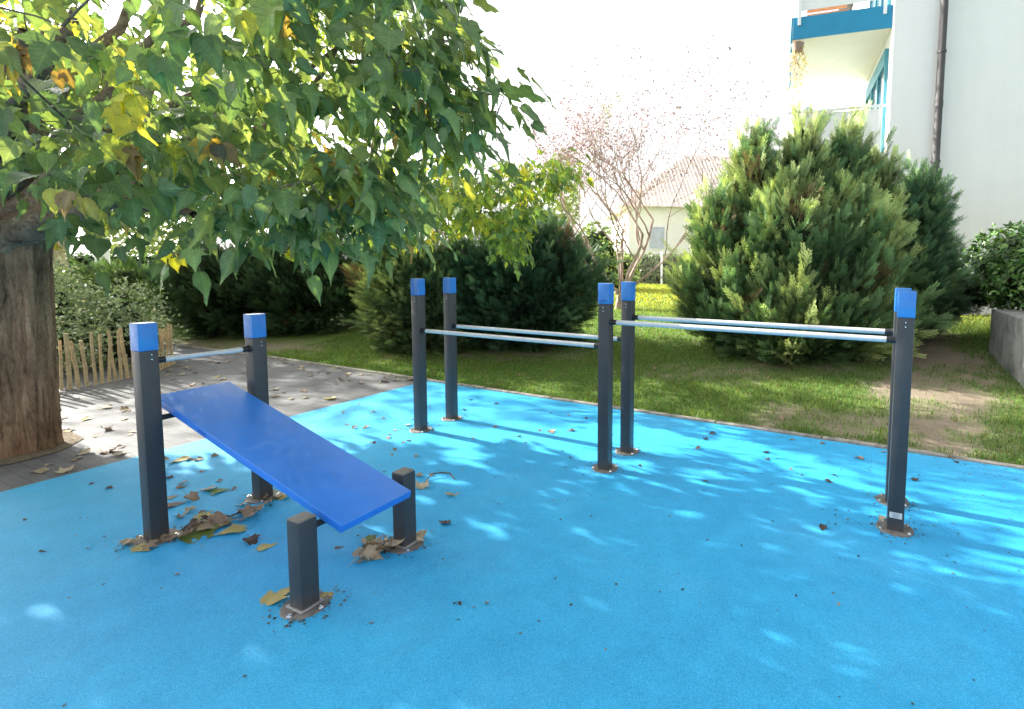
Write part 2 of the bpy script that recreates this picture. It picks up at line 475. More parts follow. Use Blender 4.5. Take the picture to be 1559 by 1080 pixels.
ts_ = axis(-9, 13, 0.13, 900)
ss_ = axis(0.05, 16, 0.13, 900)
ss_ = np.sort(np.concatenate([ss_[ss_ > 0.04], ss_[ss_ < -0.2], [0.0, -0.03]]))
Tt, Ss = np.meshgrid(ts_, ss_)
GX = CORNER[0]+A[0]*Tt+B[0]*Ss; GY = CORNER[1]+A[1]*Tt+B[1]*Ss
GZ = np.where(Ss <= -0.02, -0.06, bank(Ss)+0.012*wnoise(GX, GY, 1.5)*np.clip(Ss/0.6, 0, 1))
# the planting bed on the left beyond the paving stays level
dm = dirt_mask(GX, GY)
dm = np.where(Ss < 0, 0.4, dm)
n0, n1 = Tt.shape
idx = np.arange(n0*n1).reshape(n0, n1)
F = np.stack([idx[:-1, :-1], idx[:-1, 1:], idx[1:, 1:], idx[1:, :-1]], -1).reshape(-1, 4)
me = fast_mesh('lawn', np.stack([GX, GY, GZ], -1).reshape(-1, 3), F, np.repeat(dm.reshape(-1, 1), 3, 1))
o = link('lawn', me, M['ground']); tag(o, 'shaded lawn bank with worn bare soil rising behind the blue floor', kind='structure')

def sheet(name, poly, z, mat, label, n=1):
    mb = MB(); mb.poly([(x, y, z) for x, y in poly]); o = mb.build(name, mat)
    tag(o, label, kind='structure'); return o

sheet('playground_surface', [TS(0, 0), TS(0, -14), TS(18, -14), TS(18, 0)], 0.0, M['rubber'],
      'bright blue rubber granulate playground floor')
sheet('path', [TS(0-0.004, 0), TS(-60, 0), TS(-60, -14), TS(-0.004, -14)], -0.004, M['paving'], 'grey block paved path strewn with leaves')

mb = MB(); xk = -40
while xk < 17:
    L = 1.0 if xk > -14 else 4.0
    c = TS(xk+L/2, 0.035); ang = math.atan2(A[1], A[0])
    mb.box((c[0], c[1], -0.032+random.uniform(-.003, .003)), (L-0.012, 0.06, 0.1), 0.008, Matrix.Rotation(ang+random.uniform(-.002, .002), 3, 'Z'), 1)
    xk += L
o = mb.build('kerb', M['kerb']); tag(o, 'flush concrete kerb between blue floor and lawn', kind='structure')

# tree pit soil around the big trunk
mb = MB(); mb.poly([(-5.9, 3.62, 0.0015), (-5.3, 3.75, 0.0015), (-4.95, 3.86, 0.0015), (-4.70, 4.02, 0.0015), (-4.60, 4.3, 0.0015), (-4.72, 4.62, 0.0015), (-5.1, 4.85, 0.0015), (-5.8, 4.9, 0.0015)])
o = mb.build('ground', M['soil']); tag(o, 'bare tan soil of the tree pit around the big trunk', kind='structure')

# ------------------------------------------------------------------ grass blades
def blades(n, tr, sr, h0, h1, w, keepmask=True, xlim=None):
    t = rng.uniform(*tr, n); s = rng.uniform(*sr, n)
    x = CORNER[0]+A[0]*t+B[0]*s; y = CORNER[1]+A[1]*t+B[1]*s
    keep = rng.uniform(0, 1, n) > (dirt_mask(x, y)*1.15 - 0.05)
    keep &= (x/y > -0.95) & (x/y < 0.95) & (y > 2)
    x, y, s = x[keep], y[keep], s[keep]; n = len(x)
    patch = wnoise(x, y, 1.3)
    z = bank(s)+0.012*wnoise(x, y, 1.5)*np.clip(s/0.6, 0, 1) - 0.004
    h = rng.uniform(h0, h1, n)*(1+0.25*np.clip(patch, -1, 1))*np.where(rng.uniform(0, 1, n) < .06, 1.7, 1.0)
    a = rng.uniform(0, 2*PI, n); lean = rng.uniform(0.1, 0.9, n)*h
    d = np.stack([np.cos(a), np.sin(a)], 1); p = np.stack([-np.sin(a), np.cos(a)], 1)
    b = np.stack([x, y], 1)
    V = np.zeros((n, 5, 3))
    V[:, 0, :2] = b-p*w/2; V[:, 1, :2] = b+p*w/2
    V[:, 2, :2] = b+p*w*0.4+d*(lean*0.35)[:, None]; V[:, 3, :2] = b-p*w*0.4+d*(lean*0.35)[:, None]
    V[:, 4, :2] = b+d*lean[:, None]
    V[:, :2, 2] = z[:, None]; V[:, 2:4, 2] = (z+h*0.6)[:, None]; V[:, 4, 2] = z+h*0.92
    k = np.arange(n)[:, None]*5
    Fq = k+np.array([[0, 1, 2, 3]]); Ft = k+np.array([[3, 2, 4]])
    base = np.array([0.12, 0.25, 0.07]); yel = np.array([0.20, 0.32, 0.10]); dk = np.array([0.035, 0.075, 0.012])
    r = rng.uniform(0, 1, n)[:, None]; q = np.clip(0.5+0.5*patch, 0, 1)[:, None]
    C = base*(1-q)+yel*q; C = C*(0.6+0.8*r); fy = np.clip((s-5.5)/3, 0, 1)[:, None]; C = C*(1-fy)+fy*np.array([.42, .46, .08])*(.6+.6*r); C = np.where(rng.uniform(0, 1, n)[:, None] < 0.08, np.array([0.30, 0.25, 0.10]), C)  # far blades yellowed, painted sunlight on the distant lawn
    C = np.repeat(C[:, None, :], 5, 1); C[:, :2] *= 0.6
    return V.reshape(-1, 3), Fq, Ft, C.reshape(-1, 3)

VV = []; FQ = []; FT = []; CC = []; off = 0
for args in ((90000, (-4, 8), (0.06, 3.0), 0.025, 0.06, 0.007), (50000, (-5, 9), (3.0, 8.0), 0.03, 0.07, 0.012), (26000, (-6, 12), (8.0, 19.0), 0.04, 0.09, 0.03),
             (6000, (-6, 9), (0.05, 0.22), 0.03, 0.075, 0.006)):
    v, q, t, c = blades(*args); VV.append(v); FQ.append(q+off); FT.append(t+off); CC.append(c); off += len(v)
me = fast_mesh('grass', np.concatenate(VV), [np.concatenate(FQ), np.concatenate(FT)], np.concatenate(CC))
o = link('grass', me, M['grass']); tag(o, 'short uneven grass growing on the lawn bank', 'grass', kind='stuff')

# ------------------------------------------------------------------ leaves
OV_E = np.array([(0, 0), (-.08, .13), (.00, .28), (.16, .35), (.36, .335), (.55, .235), (.74, .12), (.90, .035), (1.08, 0)])
OV_M = np.array([0, .0, .07, .19, .36, .55, .73, .87, 1])
LB_E = np.array([(0, 0), (-.08, .15), (.01, .33), (.15, .36), (.44, .52), (.40, .26), (.62, .22), (.84, .09), (1.1, 0)])
LB_M = np.array([0, .0, .08, .19, .32, .44, .62, .82, 1])

def leaf_template(E, Mx, fold=0.22, droop=0.22, wave=0.03, petiole=True, seed=0):
    r = np.random.default_rng(seed)
    n = len(E); V = []
    for i in range(n): V.append((Mx[i], 0, 0))
    for sgn in (1, -1):
        for i in range(n):
            V.append((E[i, 0], sgn*E[i, 1], fold*E[i, 1]+wave*r.normal()))
    V = np.array(V, float)
    V[:, 2] -= droop*np.clip(V[:, 0], 0, 1)**2 + 0.5*droop*V[:, 1]**2
    Fq = []
    for i in range(n-1):
        Fq.append((i, i+1, n+i+1, n+i)); Fq.append((i+1, i, 2*n+i, 2*n+i+1))
    col = np.ones((len(V), 3)); col[:n] = 1.25; col[n:] = 0.95
    if petiole:
        k = len(V)
        P = np.array([(0, .011, 0), (0, -.011, 0), (-.4, -.008, .05), (-.4, .008, .05)])
        V = np.concatenate([V, P]); Fq.append((k, k+1, k+2, k+3)); col = np.concatenate([col, np.full((4, 3), 1.3)])
    return V, np.array(Fq), col

TPL = [leaf_template(LB_E, LB_M, 0.25, 0.30, 0.03, seed=1), leaf_template(LB_E, LB_M, 0.12, 0.15, 0.04, seed=2),
       leaf_template(OV_E, OV_M, 0.30, 0.35, 0.02, seed=3), leaf_template(OV_E, OV_M, 0.15, 0.2, 0.03, seed=4),
       leaf_template(LB_E*np.array([1, .8]), LB_M, 0.5, 0.55, 0.07, seed=6), leaf_template(OV_E*np.array([1, .85]), OV_M, -.25, 0.6, 0.08, seed=7), leaf_template(OV_E*np.array([1.1, 1.1]), OV_M, .4, -.2, 0.05, seed=8)]

def place_leaves(pos, tip, nrm, size, col, tpls=TPL):
    """arrays; returns V,F,C"""
    n = len(pos)
    tip = tip/np.linalg.norm(tip, axis=1, keepdims=True)
    y = np.cross(nrm, tip); y /= (np.linalg.norm(y, axis=1, keepdims=True)+1e-9)
    z = np.cross(tip, y)
    which = rng.integers(0, len(tpls), n)
    VV, FF, CC, UU, off = [], [], [], [], 0
    for w, (T, Fq, tc) in enumerate(tpls):
        m = which == w
        if not m.any(): continue
        k = m.sum()
        Wd = rng.uniform(0.8, 1.1, k)
        P = pos[m][:, None, :] + size[m][:, None, None]*(T[None, :, 0:1]*tip[m][:, None, :] + T[None, :, 1:2]*Wd[:, None, None]*y[m][:, None, :] + T[None, :, 2:3]*z[m][:, None, :])
        C = col[m][:, None, :]*tc[None]
        VV.append(P.reshape(-1, 3)); CC.append(C.reshape(-1, 3)); UU.append(np.tile(T, (k, 1)))
        FF.append((np.arange(k)[:, None, None]*len(T)+Fq[None]).reshape(-1, 4)+off); off += k*len(T)
    place_leaves.luv = np.concatenate(UU)
    return np.concatenate(VV), np.concatenate(FF), np.concatenate(CC)

def unit(v): return v/(np.linalg.norm(v, axis=-1, keepdims=True)+1e-9)

def broad_tree(name, label, trunk_paths, trunk_mesh, hub, lobes, nleaf, size, palette, limb_ends, mat_leaf, wts=None, per=9, clip=None, spec_leaves=None):
    root = empty(name, trunk_mesh['loc']); tag(root, label, 'tree')
    rx, ry, rz_ = trunk_mesh['loc']
    off = np.array([rx, ry, rz_])
    # limbs
    paths = list(trunk_paths)
    nodes = [p for pth, _ in paths for p in pth[2:]]
    for e, rad in limb_ends:
        pts = curve_pts(hub, e, 12, 0.10, 0.06)
        paths.append((pts, np.linspace(rad, rad*0.28, 12)))
        nodes += list(pts[3:])
    # clusters
    ncl = nleaf//per
    vol = np.array([l[1][0]*l[1][1]*l[1][2] for l in lobes])
    w = vol**0.75 if wts is None else vol**0.75*np.array(wts)
    w = w/w.sum()
    ids = rng.choice(len(lobes), ncl, p=w)
    d = unit(rng.normal(size=(ncl, 3)))
    rr = rng.uniform(0.25, 1, ncl)**0.45
    cen = np.array([lobes[i][0] for i in ids]); rad = np.array([lobes[i][1] for i in ids])
    cl = cen + d*rr[:, None]*rad
    if clip is not None:
        k = clip(cl); cl = cl[k]; d = d[k]; cen = cen[k]; ids = ids[k]
        ncl = len(cl)
    nodes = np.array(nodes)
    order = np.argsort(np.linalg.norm(cl-np.array(hub), axis=1))
    twig = []
    for q in order:
        c = cl[q]
        dist = np.linalg.norm(nodes-c, axis=1) + 0.25*np.linalg.norm(nodes-np.array(hub), axis=1)*0
        j = int(np.argmin(dist)); p0 = nodes[j]
        L = np.linalg.norm(c-p0)
        if L < 0.05: continue
        pts = curve_pts(p0, c, 5, 0.12, 0.08)
        r0 = 0.0035+0.010*min(L, 1.2)
        paths.append((pts, np.linspace(r0, 0.002, 5)))
        nodes = np.concatenate([nodes, pts[2:]])
    me = tubes_mesh('branches', [(p-off, r) for p, r in paths], 9, 0.04)
    link('branches', me, M['limb'], root)
    # leaves around cluster nodes
    n = ncl*per
    c = np.repeat(cl, per, 0)
    outw = c-np.array(hub); outw[:, 2] *= 0.15; outw = unit(outw)
    jit = rng.normal(size=(n, 3))*np.array([0.10, 0.10, 0.085])*(size/0.13)
    pos = c+jit
    side = unit(jit*np.array([1, 1, .4])+1e-4)
    tip = outw*0.6+side*0.55+np.array([0, 0, -0.85])+rng.normal(size=(n, 3))*0.32
    nr = outw*0.5+np.array([0, 0, 0.75])+rng.normal(size=(n, 3))*0.35
    sz = size*rng.uniform(0.42, 1.3, n)
    # palette
    pal = np.array([p[0] for p in palette]); pw = np.array([p[1] for p in palette]); pw = pw/pw.sum()
    ci = np.repeat(rng.choice(len(pal), ncl, p=pw), per)
    ci2 = rng.choice(len(pal), n, p=pw)
    ci = np.where(rng.uniform(size=n) < 0.6, ci, ci2)
    col = pal[ci]*rng.uniform(0.75, 1.25, (n, 1))
    if spec_leaves is not None:
        sp, sc_, ss2 = spec_leaves
        m = len(sp)
        pos = np.concatenate([pos, sp]); o2 = unit((sp-np.array(hub))*np.array([1, 1, .1]))
        tip = np.concatenate([tip, o2*0.25+np.array([0, 0, -1])+rng.normal(size=(m, 3))*0.22])
        nr = np.concatenate([nr, np.array([0.2, -0.8, 0.35])+rng.normal(size=(m, 3))*0.3])
        sz = np.concatenate([sz, ss2]); col = np.concatenate([col, sc_])
    V, Fq, C = place_leaves(pos-off, tip, nr, sz, col)
    link('crown', fast_mesh('crown', V, Fq, C, luv=place_leaves.luv), mat_leaf, root)
    return root

# --- the big tree on the left
TL = (-5.04, 4.32, 0.0)
def trunk_mesh_build(root_loc, h, r0, r1, parent, mat, nseg=96, nring=60, flute=0.09, lean=(0, 0), seed=3):
    r = np.random.default_rng(seed)
    a = np.linspace(0, 2*PI, nseg, endpoint=False); zz = np.linspace(-0.05, h, nring)
    ph = r.uniform(0, 6.28, 12)
    V = []
    for z in zz:
        t = z/h
        base = r0+(r1-r0)*min(max(t, 0), 1)**0.8 + 0.02*math.exp(-max(z, 0)/0.16) + 0.05*max(0, (t-0.86)/0.14)**1.5
        ra = np.ones(nseg)
        for k, m in enumerate((2, 3, 4, 5, 7, 9, 11, 15, 21)):
            tw = 0.35*math.sin(z*1.3+ph[k])
            ra += flute*(0.9/(1+0.28*k))*np.cos(m*(a+tw*0.3)+ph[k]+0.6*math.sin(z*0.9+k)) * (1 if k < 8 else .5)
        ra += 0.012*r.normal(size=nseg)
        rr = base*ra
        V.append(np.stack([lean[0]*t+rr*np.cos(a), lean[1]*t+rr*np.sin(a), np.full(nseg, z)], 1))
    V = np.concatenate(V); i = np.arange(nring-1)[:, None]*nseg; j = np.arange(nseg)[None]; j2 = (j+1) % nseg
    Fq = np.stack([i+j, i+j2, i+nseg+j2, i+nseg+j], -1).reshape(-1, 4)
    top = np.arange(nseg)+(nring-1)*nseg
    V = np.concatenate([V, [[lean[0], lean[1], h+0.06]]]); ci = len(V)-1
    Ft = np.stack([top, np.roll(top, -1), np.full(nseg, ci)], 1)
    return link('trunk', fast_mesh('trunk', V, [Fq, Ft]), mat, parent)

GREEN = [((0.16, 0.24, 0.11), 4), ((0.105, 0.18, 0.095), 4), ((0.23, 0.31, 0.155), 3), ((0.29, 0.35, 0.13), 1.5), ((0.42, 0.42, 0.08), 0.25), ((0.30, 0.21, 0.07), 0.12)]
lobes1 = [((-2.75, 3.0, 2.85), (1.35, .75, .75)), ((-2.6, 3.7, 2.2), (1.35, .9, .5)), ((-1.38, 3.15, 3.0), (.72, .7, .75)),
          ((-1.65, 3.4, 2.05), (.5, .5, .32)), ((-5.2, 4.9, 3.0), (2.0, 1.5, 1.1)), ((-5.0, 5.8, 3.0), (2.0, 1.05, .9)),
          ((-3.4, 5.3, 2.4), (1.3, 1.0, .5)), ((-3.7, 4.7, 4.3), (2.6, 2.4, 1.0)), ((-6.6, 5.9, 3.3), (1.9, 1.3, 1.1)), ((-7.6, 4.4, 2.9), (1.8, 1.7, 1.1)), ((-7.2, 3.0, 3.0), (1.7, 1.2, 1.0)), ((-.98, 3.2, 2.62), (.42, .5, .42)), ((-7.8, 4.7, 2.35), (1.5, 1.4, .6))]  # upper and off-view left lobes added to shade the floor
hub1 = (-4.98, 4.34, 2.0)
def clip1(c):
    x, y, z = c[:, 0], c[:, 1], c[:, 2]
    u = x/y*791+918; v = 401-(z-1.62)/y*791
    k = (z > 1.74) & (y > 2.2)
    k &= ~((np.hypot((u-445)/55, (v-205)/24) < 1))
    k &= ~((np.hypot((u-545)/125, (v-213)/27) < 1) & (rng.uniform(size=len(u)) < .85))
    k &= ~((np.hypot((u-205)/55, (v-150)/75) < 1) & (y < 2.75))
    k &= ~((np.hypot((u-548)/38, (v-28)/30) < 1))
    k &= ~((np.hypot((u-160)/26, (v-182)/14) < 1))
    k &= ~((np.hypot((u-265)/40, (v-35)/22) < 1))
    k &= ~((u < 165) & (v > 325) & (y < 4.7))
    for (a0, b0), (a1, b1), yy in (((400, 213), (447, 190), 4.3), ((447, 190), (492, 138), 4.2), ((492, 138), (528, 80), 4.0), ((60, 150), (100, 92), 3.9), ((100, 92), (145, 35), 3.9)):
        k &= ~((seg_dist(u, v, (a0, b0), (a1, b1)) < 20) & (y < yy))
    k &= ~((u > 640) & (v > 262-.15*(u-640)) & (v < 420))
    k &= ~(u > 800)
    return k
def sp(u, v, Y): return ((u-918.)/791*Y, Y, 1.62+(401.-v)/791*Y)
spec = []; scol = []; ssz = []
for (u, v, Y, c, s) in [(205, 120, 2.5, (.42, .46, .07), .15), (215, 155, 2.5, (.5, .47, .05), .14), (195, 170, 2.5, (.52, .46, .05), .13), (222, 190, 2.5, (.45, .42, .06), .13), (160, 90, 2.5, (.2, .3, .08), .14),
    (40, 85, 2.6, (.45, .33, .06), .16), (20, 95, 2.6, (.42, .38, .08), .15), (58, 88, 2.6, (.2, .13, .05), .14), (190, 235, 2.5, (.42, .40, .07), .13), (210, 240, 2.5, (.2, .13, .04), .12), (200, 228, 2.5, (.28, .34, .08), .14),
    (330, 220, 2.8, (.38, .26, .05), .12), (345, 225, 2.8, (.16, .1, .04), .12), (95, 298, 2.7, (.4, .4, .1), .12), (112, 300, 2.7, (.3, .2, .12), .11), (135, 305, 2.7, (.42, .36, .1), .12), (90, 380, 5.0, (.4, .4, .04), .1),
    (245, 95, 2.4, (.18, .26, .09), .16), (270, 105, 2.4, (.14, .22, .07), .16), (300, 60, 2.4, (.12, .2, .07), .17), (330, 75, 2.4, (.12, .21, .08), .16),
    (320, 150, 2.5, (.1, .17, .05), .15), (150, 105, 2.5, (.3, .36, .1), .14), (428, 25, 2.3, (.24, .32, .09), .2), (120, 125, 2.6, (.24, .15, .04), .11), (10, 30, 2.5, (.42, .33, .07), .16), (395, 45, 2.5, (.35, .36, .06), .12),
    (250, 385, 5.2, (.62, .6, .05), .13), (270, 392, 5.2, (.6, .55, .05), .12), (440, 385, 4.4, (.55, .52, .05), .13), (455, 392, 4.4, (.5, .5, .05), .12), (470, 380, 4.4, (.6, .52, .06), .12)]:
    for _ in range(2):
        spec.append(np.array(sp(u+random.uniform(-8, 8), v+random.uniform(-8, 6), Y))); scol.append(np.array(c)*random.uniform(.8, 1.15)); ssz.append(s*random.uniform(.75, 1.1))
limbs1 = [(sp(300, 330, 3.9), .10), (sp(520, 90, 3.5), .05), (sp(430, 200, 4.2), .055), (sp(100, 60, 3.9), .06), (sp(620, 330, 3.4), .035), (sp(680, 100, 3.2), .035), (sp(250, 150, 5.6), .07), (sp(60, 160, 6.0), .06),
          ((-3.8, 4.7, 4.5), .07), ((-6.5, 6.5, 3.6), .08), ((-5.6, 4.4, 4.4), .08), ((-2.6, 4.4, 4.4), .05)]
def poly_path(P, r0, r1, n=14):
    P = np.array(P, float); d = np.r_[0, np.cumsum(np.linalg.norm(np.diff(P, axis=0), axis=1))]; q = np.linspace(0, d[-1], n)
    X = np.stack([np.interp(q, d, P[:, i]) for i in range(3)], 1)
    X[1:-1] = (X[:-2]+2*X[1:-1]+X[2:])/4; X[1:-1] += rng.normal(size=(n-2, 3))*.012
    return X, np.linspace(r0, r1, n)
BR = [(250, 300, 4.4), (400, 213, 4.2), (447, 190, 4.1), (492, 138, 3.9), (528, 80, 3.7)]
tp1 = [poly_path([(-5.02, 4.32, 1.55), (-4.8, 4.27, 1.86), (-4.45, 4.2, 1.96), (-4.05, 4.1, 2.03), (-3.5, 4.0, 2.18)], .17, .06),
       poly_path([(-5.05, 4.33, 1.55), (-5.25, 4.4, 2.2), (-5.0, 4.4, 2.8), (-4.5, 4.2, 3.4)], .19, .05),
       poly_path([(-5.05, 4.33, 1.6), (-5.6, 4.4, 2.1), (-6.3, 4.6, 2.7)], .24, .08),
       poly_path([(-3.5, 4.0, 2.18)]+[sp(*q) for q in BR], .06, .016),
       poly_path([sp(447, 190, 4.1), sp(520, 165, 4.2), sp(600, 135, 4.2)], .02, .008),
       poly_path([(-5.1, 4.35, 2.3), sp(40, 160, 3.9), sp(78, 135, 3.8), sp(100, 92, 3.7), sp(145, 35, 3.6)], .09, .03)]
t1 = broad_tree('broadleaf_tree', 'large shady broadleaf tree with furrowed trunk at the left edge of the floor', tp1, dict(loc=TL), hub1, lobes1, 9200, 0.158, GREEN,
                limbs1, M['leaf'], wts=[1.5, 2.0, 3.1, 3.2, .8, .75, 1.2, .42, .5, 1.0, 1.0, 3.2, 2.0], clip=clip1, spec_leaves=(np.array(spec), np.array(scol), np.array(ssz)))
trunk_mesh_build(TL, 1.95, 0.235, 0.30, t1, M['bark'], flute=0.085, seed=5, lean=(.02, 0), nring=90, nseg=140)

lobes3 = [((-10.2, 5.3, 4.0), (2.3, 2.0, 1.7)), ((-9.6, 3.4, 3.6), (2.0, 1.8, 1.4)), ((-12.5, 5.5, 5.2), (2.2, 2.4, 1.8))]  # off-view crown added to keep sun off the near-left floor
t3 = broad_tree('broadleaf_tree', 'unseen broadleaf tree added left of the big furrowed trunk to shade the floor', [], dict(loc=(-10.6, 4.6, 0)), (-10.6, 4.6, 2.4), lobes3, 5200, .19, GREEN,
                [((-9.5, 3.5, 4.0), .08), ((-10.5, 6, 4.5), .08), ((-12.5, 5.5, 5.0), .08)], M['leaf'])
trunk_mesh_build(None, 2.4, .22, .2, t3, M['bark'], nseg=36, nring=20, seed=21)

# --- the tree behind it, backlight put into its yellow greens
BACKLIT_GREEN = [((0.19, 0.29, 0.06), 3.5), ((0.29, 0.37, 0.06), 2.5), ((0.42, 0.43, 0.06), .9), ((0.11, 0.20, 0.06), 3), ((0.6, 0.54, 0.07), 0.3)]
lobes2 = [((-3.7, 8.0, 2.75), (1.5, 1.0, .62)), ((-1.5, 6.8, 2.45), (.85, .8, .50)), ((-.62, 6.6, 2.72), (.36, .35, .20)), ((-2.6, 7.3, 2.35), (1.1, .9, .45)), ((-.98, 6.5, 1.98), (.38, .4, .34)), ((-4.3, 8.2, 4.6), (1.7, 1.3, .75))]  # last lobe added high and out of sight for streaky shade
def clip2(c):
    u = c[:, 0]/c[:, 1]*791+918; v = 401-(c[:, 2]-1.62)/c[:, 1]*791
    return ((v > 190) | ((u < 650) & (v < 172))) & ~((u > 800) & (v > 330)) 
t2 = broad_tree('broadleaf_tree', 'broadleaf tree with sunlight painted into its smaller yellow-green leaves behind the two far blue-capped posts', [], dict(loc=(-3.75, 10.1, gz(-3.75, 10.1))),
                (-3.7, 9.95, 2.3), lobes2, 4500, 0.115, BACKLIT_GREEN, [(sp(500, 240, 8), .05), (sp(680, 358, 7), .045), (sp(860, 265, 6.7), .03), (sp(760, 300, 6.9), .035), (sp(600, 300, 7.5), .04), ((-4.3, 8.4, 4.4), .05)],
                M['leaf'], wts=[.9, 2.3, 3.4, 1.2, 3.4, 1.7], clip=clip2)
trunk_mesh_build((0, 0, 0), 1.85, 0.15, 0.12, t2, M['bark'], nseg=40, nring=24, seed=8)

# ------------------------------------------------------------------ conifers
def frond_template(npair=7, flat=True):
    V = []; Fq = []
    def quad(p, q, w):
        p = np.array(p, float); q = np.array(q, float); d = q-p; n = np.array([-d[1], d[0], 0]); n = n/np.linalg.norm(n)*w
        k = len(V); V.extend([p-n*.6, p+n*.6, (p*.35+q*.65)+n, q, (p*.35+q*.65)-n]); Fq.append((k, k+4, k+3, k+2)); Fq.append((k, k+2, k+1, k+1))
    F5 = []
    k = 0
    VV = []
    def blade(p, q, w):
        nonlocal k
        p = np.array(p, float); q = np.array(q, float); d = q-p; n = np.array([-d[1], d[0], 0]); n = n/np.linalg.norm(n)*w
        m = p*.4+q*.6
        VV.extend([p, m-n, q, m+n]); F5.append((k, k+1, k+2, k+3)); k += 4
    blade((0, 0, 0), (1, 0, -.05), .026)
    for i in range(npair):
        t = 0.06+0.86*i/npair
        L = 0.40*(1-0.6*t)
        for sg in (1, -1):
            blade((t, 0, 0), (t+L*.88, sg*L*.55, -.10*L+0.06*(i % 2)), .027)
    return np.array(VV), np.array(F5)

FT_V, FT_F = frond_template()
def fronds(pos, dirn, nrm, size, col, TV=FT_V, TF=FT_F):
    n = len(pos); dirn = unit(dirn); y = unit(np.cross(nrm, dirn)); z = np.cross(dirn, y)
    V = pos[:, None, :]+size[:, None, None]*(TV[None, :, 0:1]*dirn[:, None, :]+TV[None, :, 1:2]*y[:, None, :]+TV[None, :, 2:3]*z[:, None, :])
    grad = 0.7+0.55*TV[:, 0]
    C = col[:, None, :]*grad[None, :, None]
    Fq = (np.arange(n)[:, None, None]*len(TV)+TF[None]).reshape(-1, 4)
    return V.reshape(-1, 3), Fq, C.reshape(-1, 3)

def blob(parts, name, mat, parent, off, k=0.82):
    mb = bmesh.new()
    for c, r in parts:
        rr = bmesh.ops.create_icosphere(mb, subdivisions=4, radius=1.0)
        for v in rr['verts']:
            p = v.co.copy(); nz = 1+0.13*math.sin(5*p.x+3*p.z+c[0])*math.cos(4*p.y-2*p.z)+0.05*math.sin(13*p.x+11*p.z)
            v.co = Vector((c[0]-off[0]+p.x*r[0]*k*nz, c[1]-off[1]+p.y*r[1]*k*nz, c[2]-off[2]+p.z*r[2]*k*nz))
    me = bpy.data.meshes.new(name); mb.to_mesh(me); mb.free()
    return link(name, me, mat, parent, True)

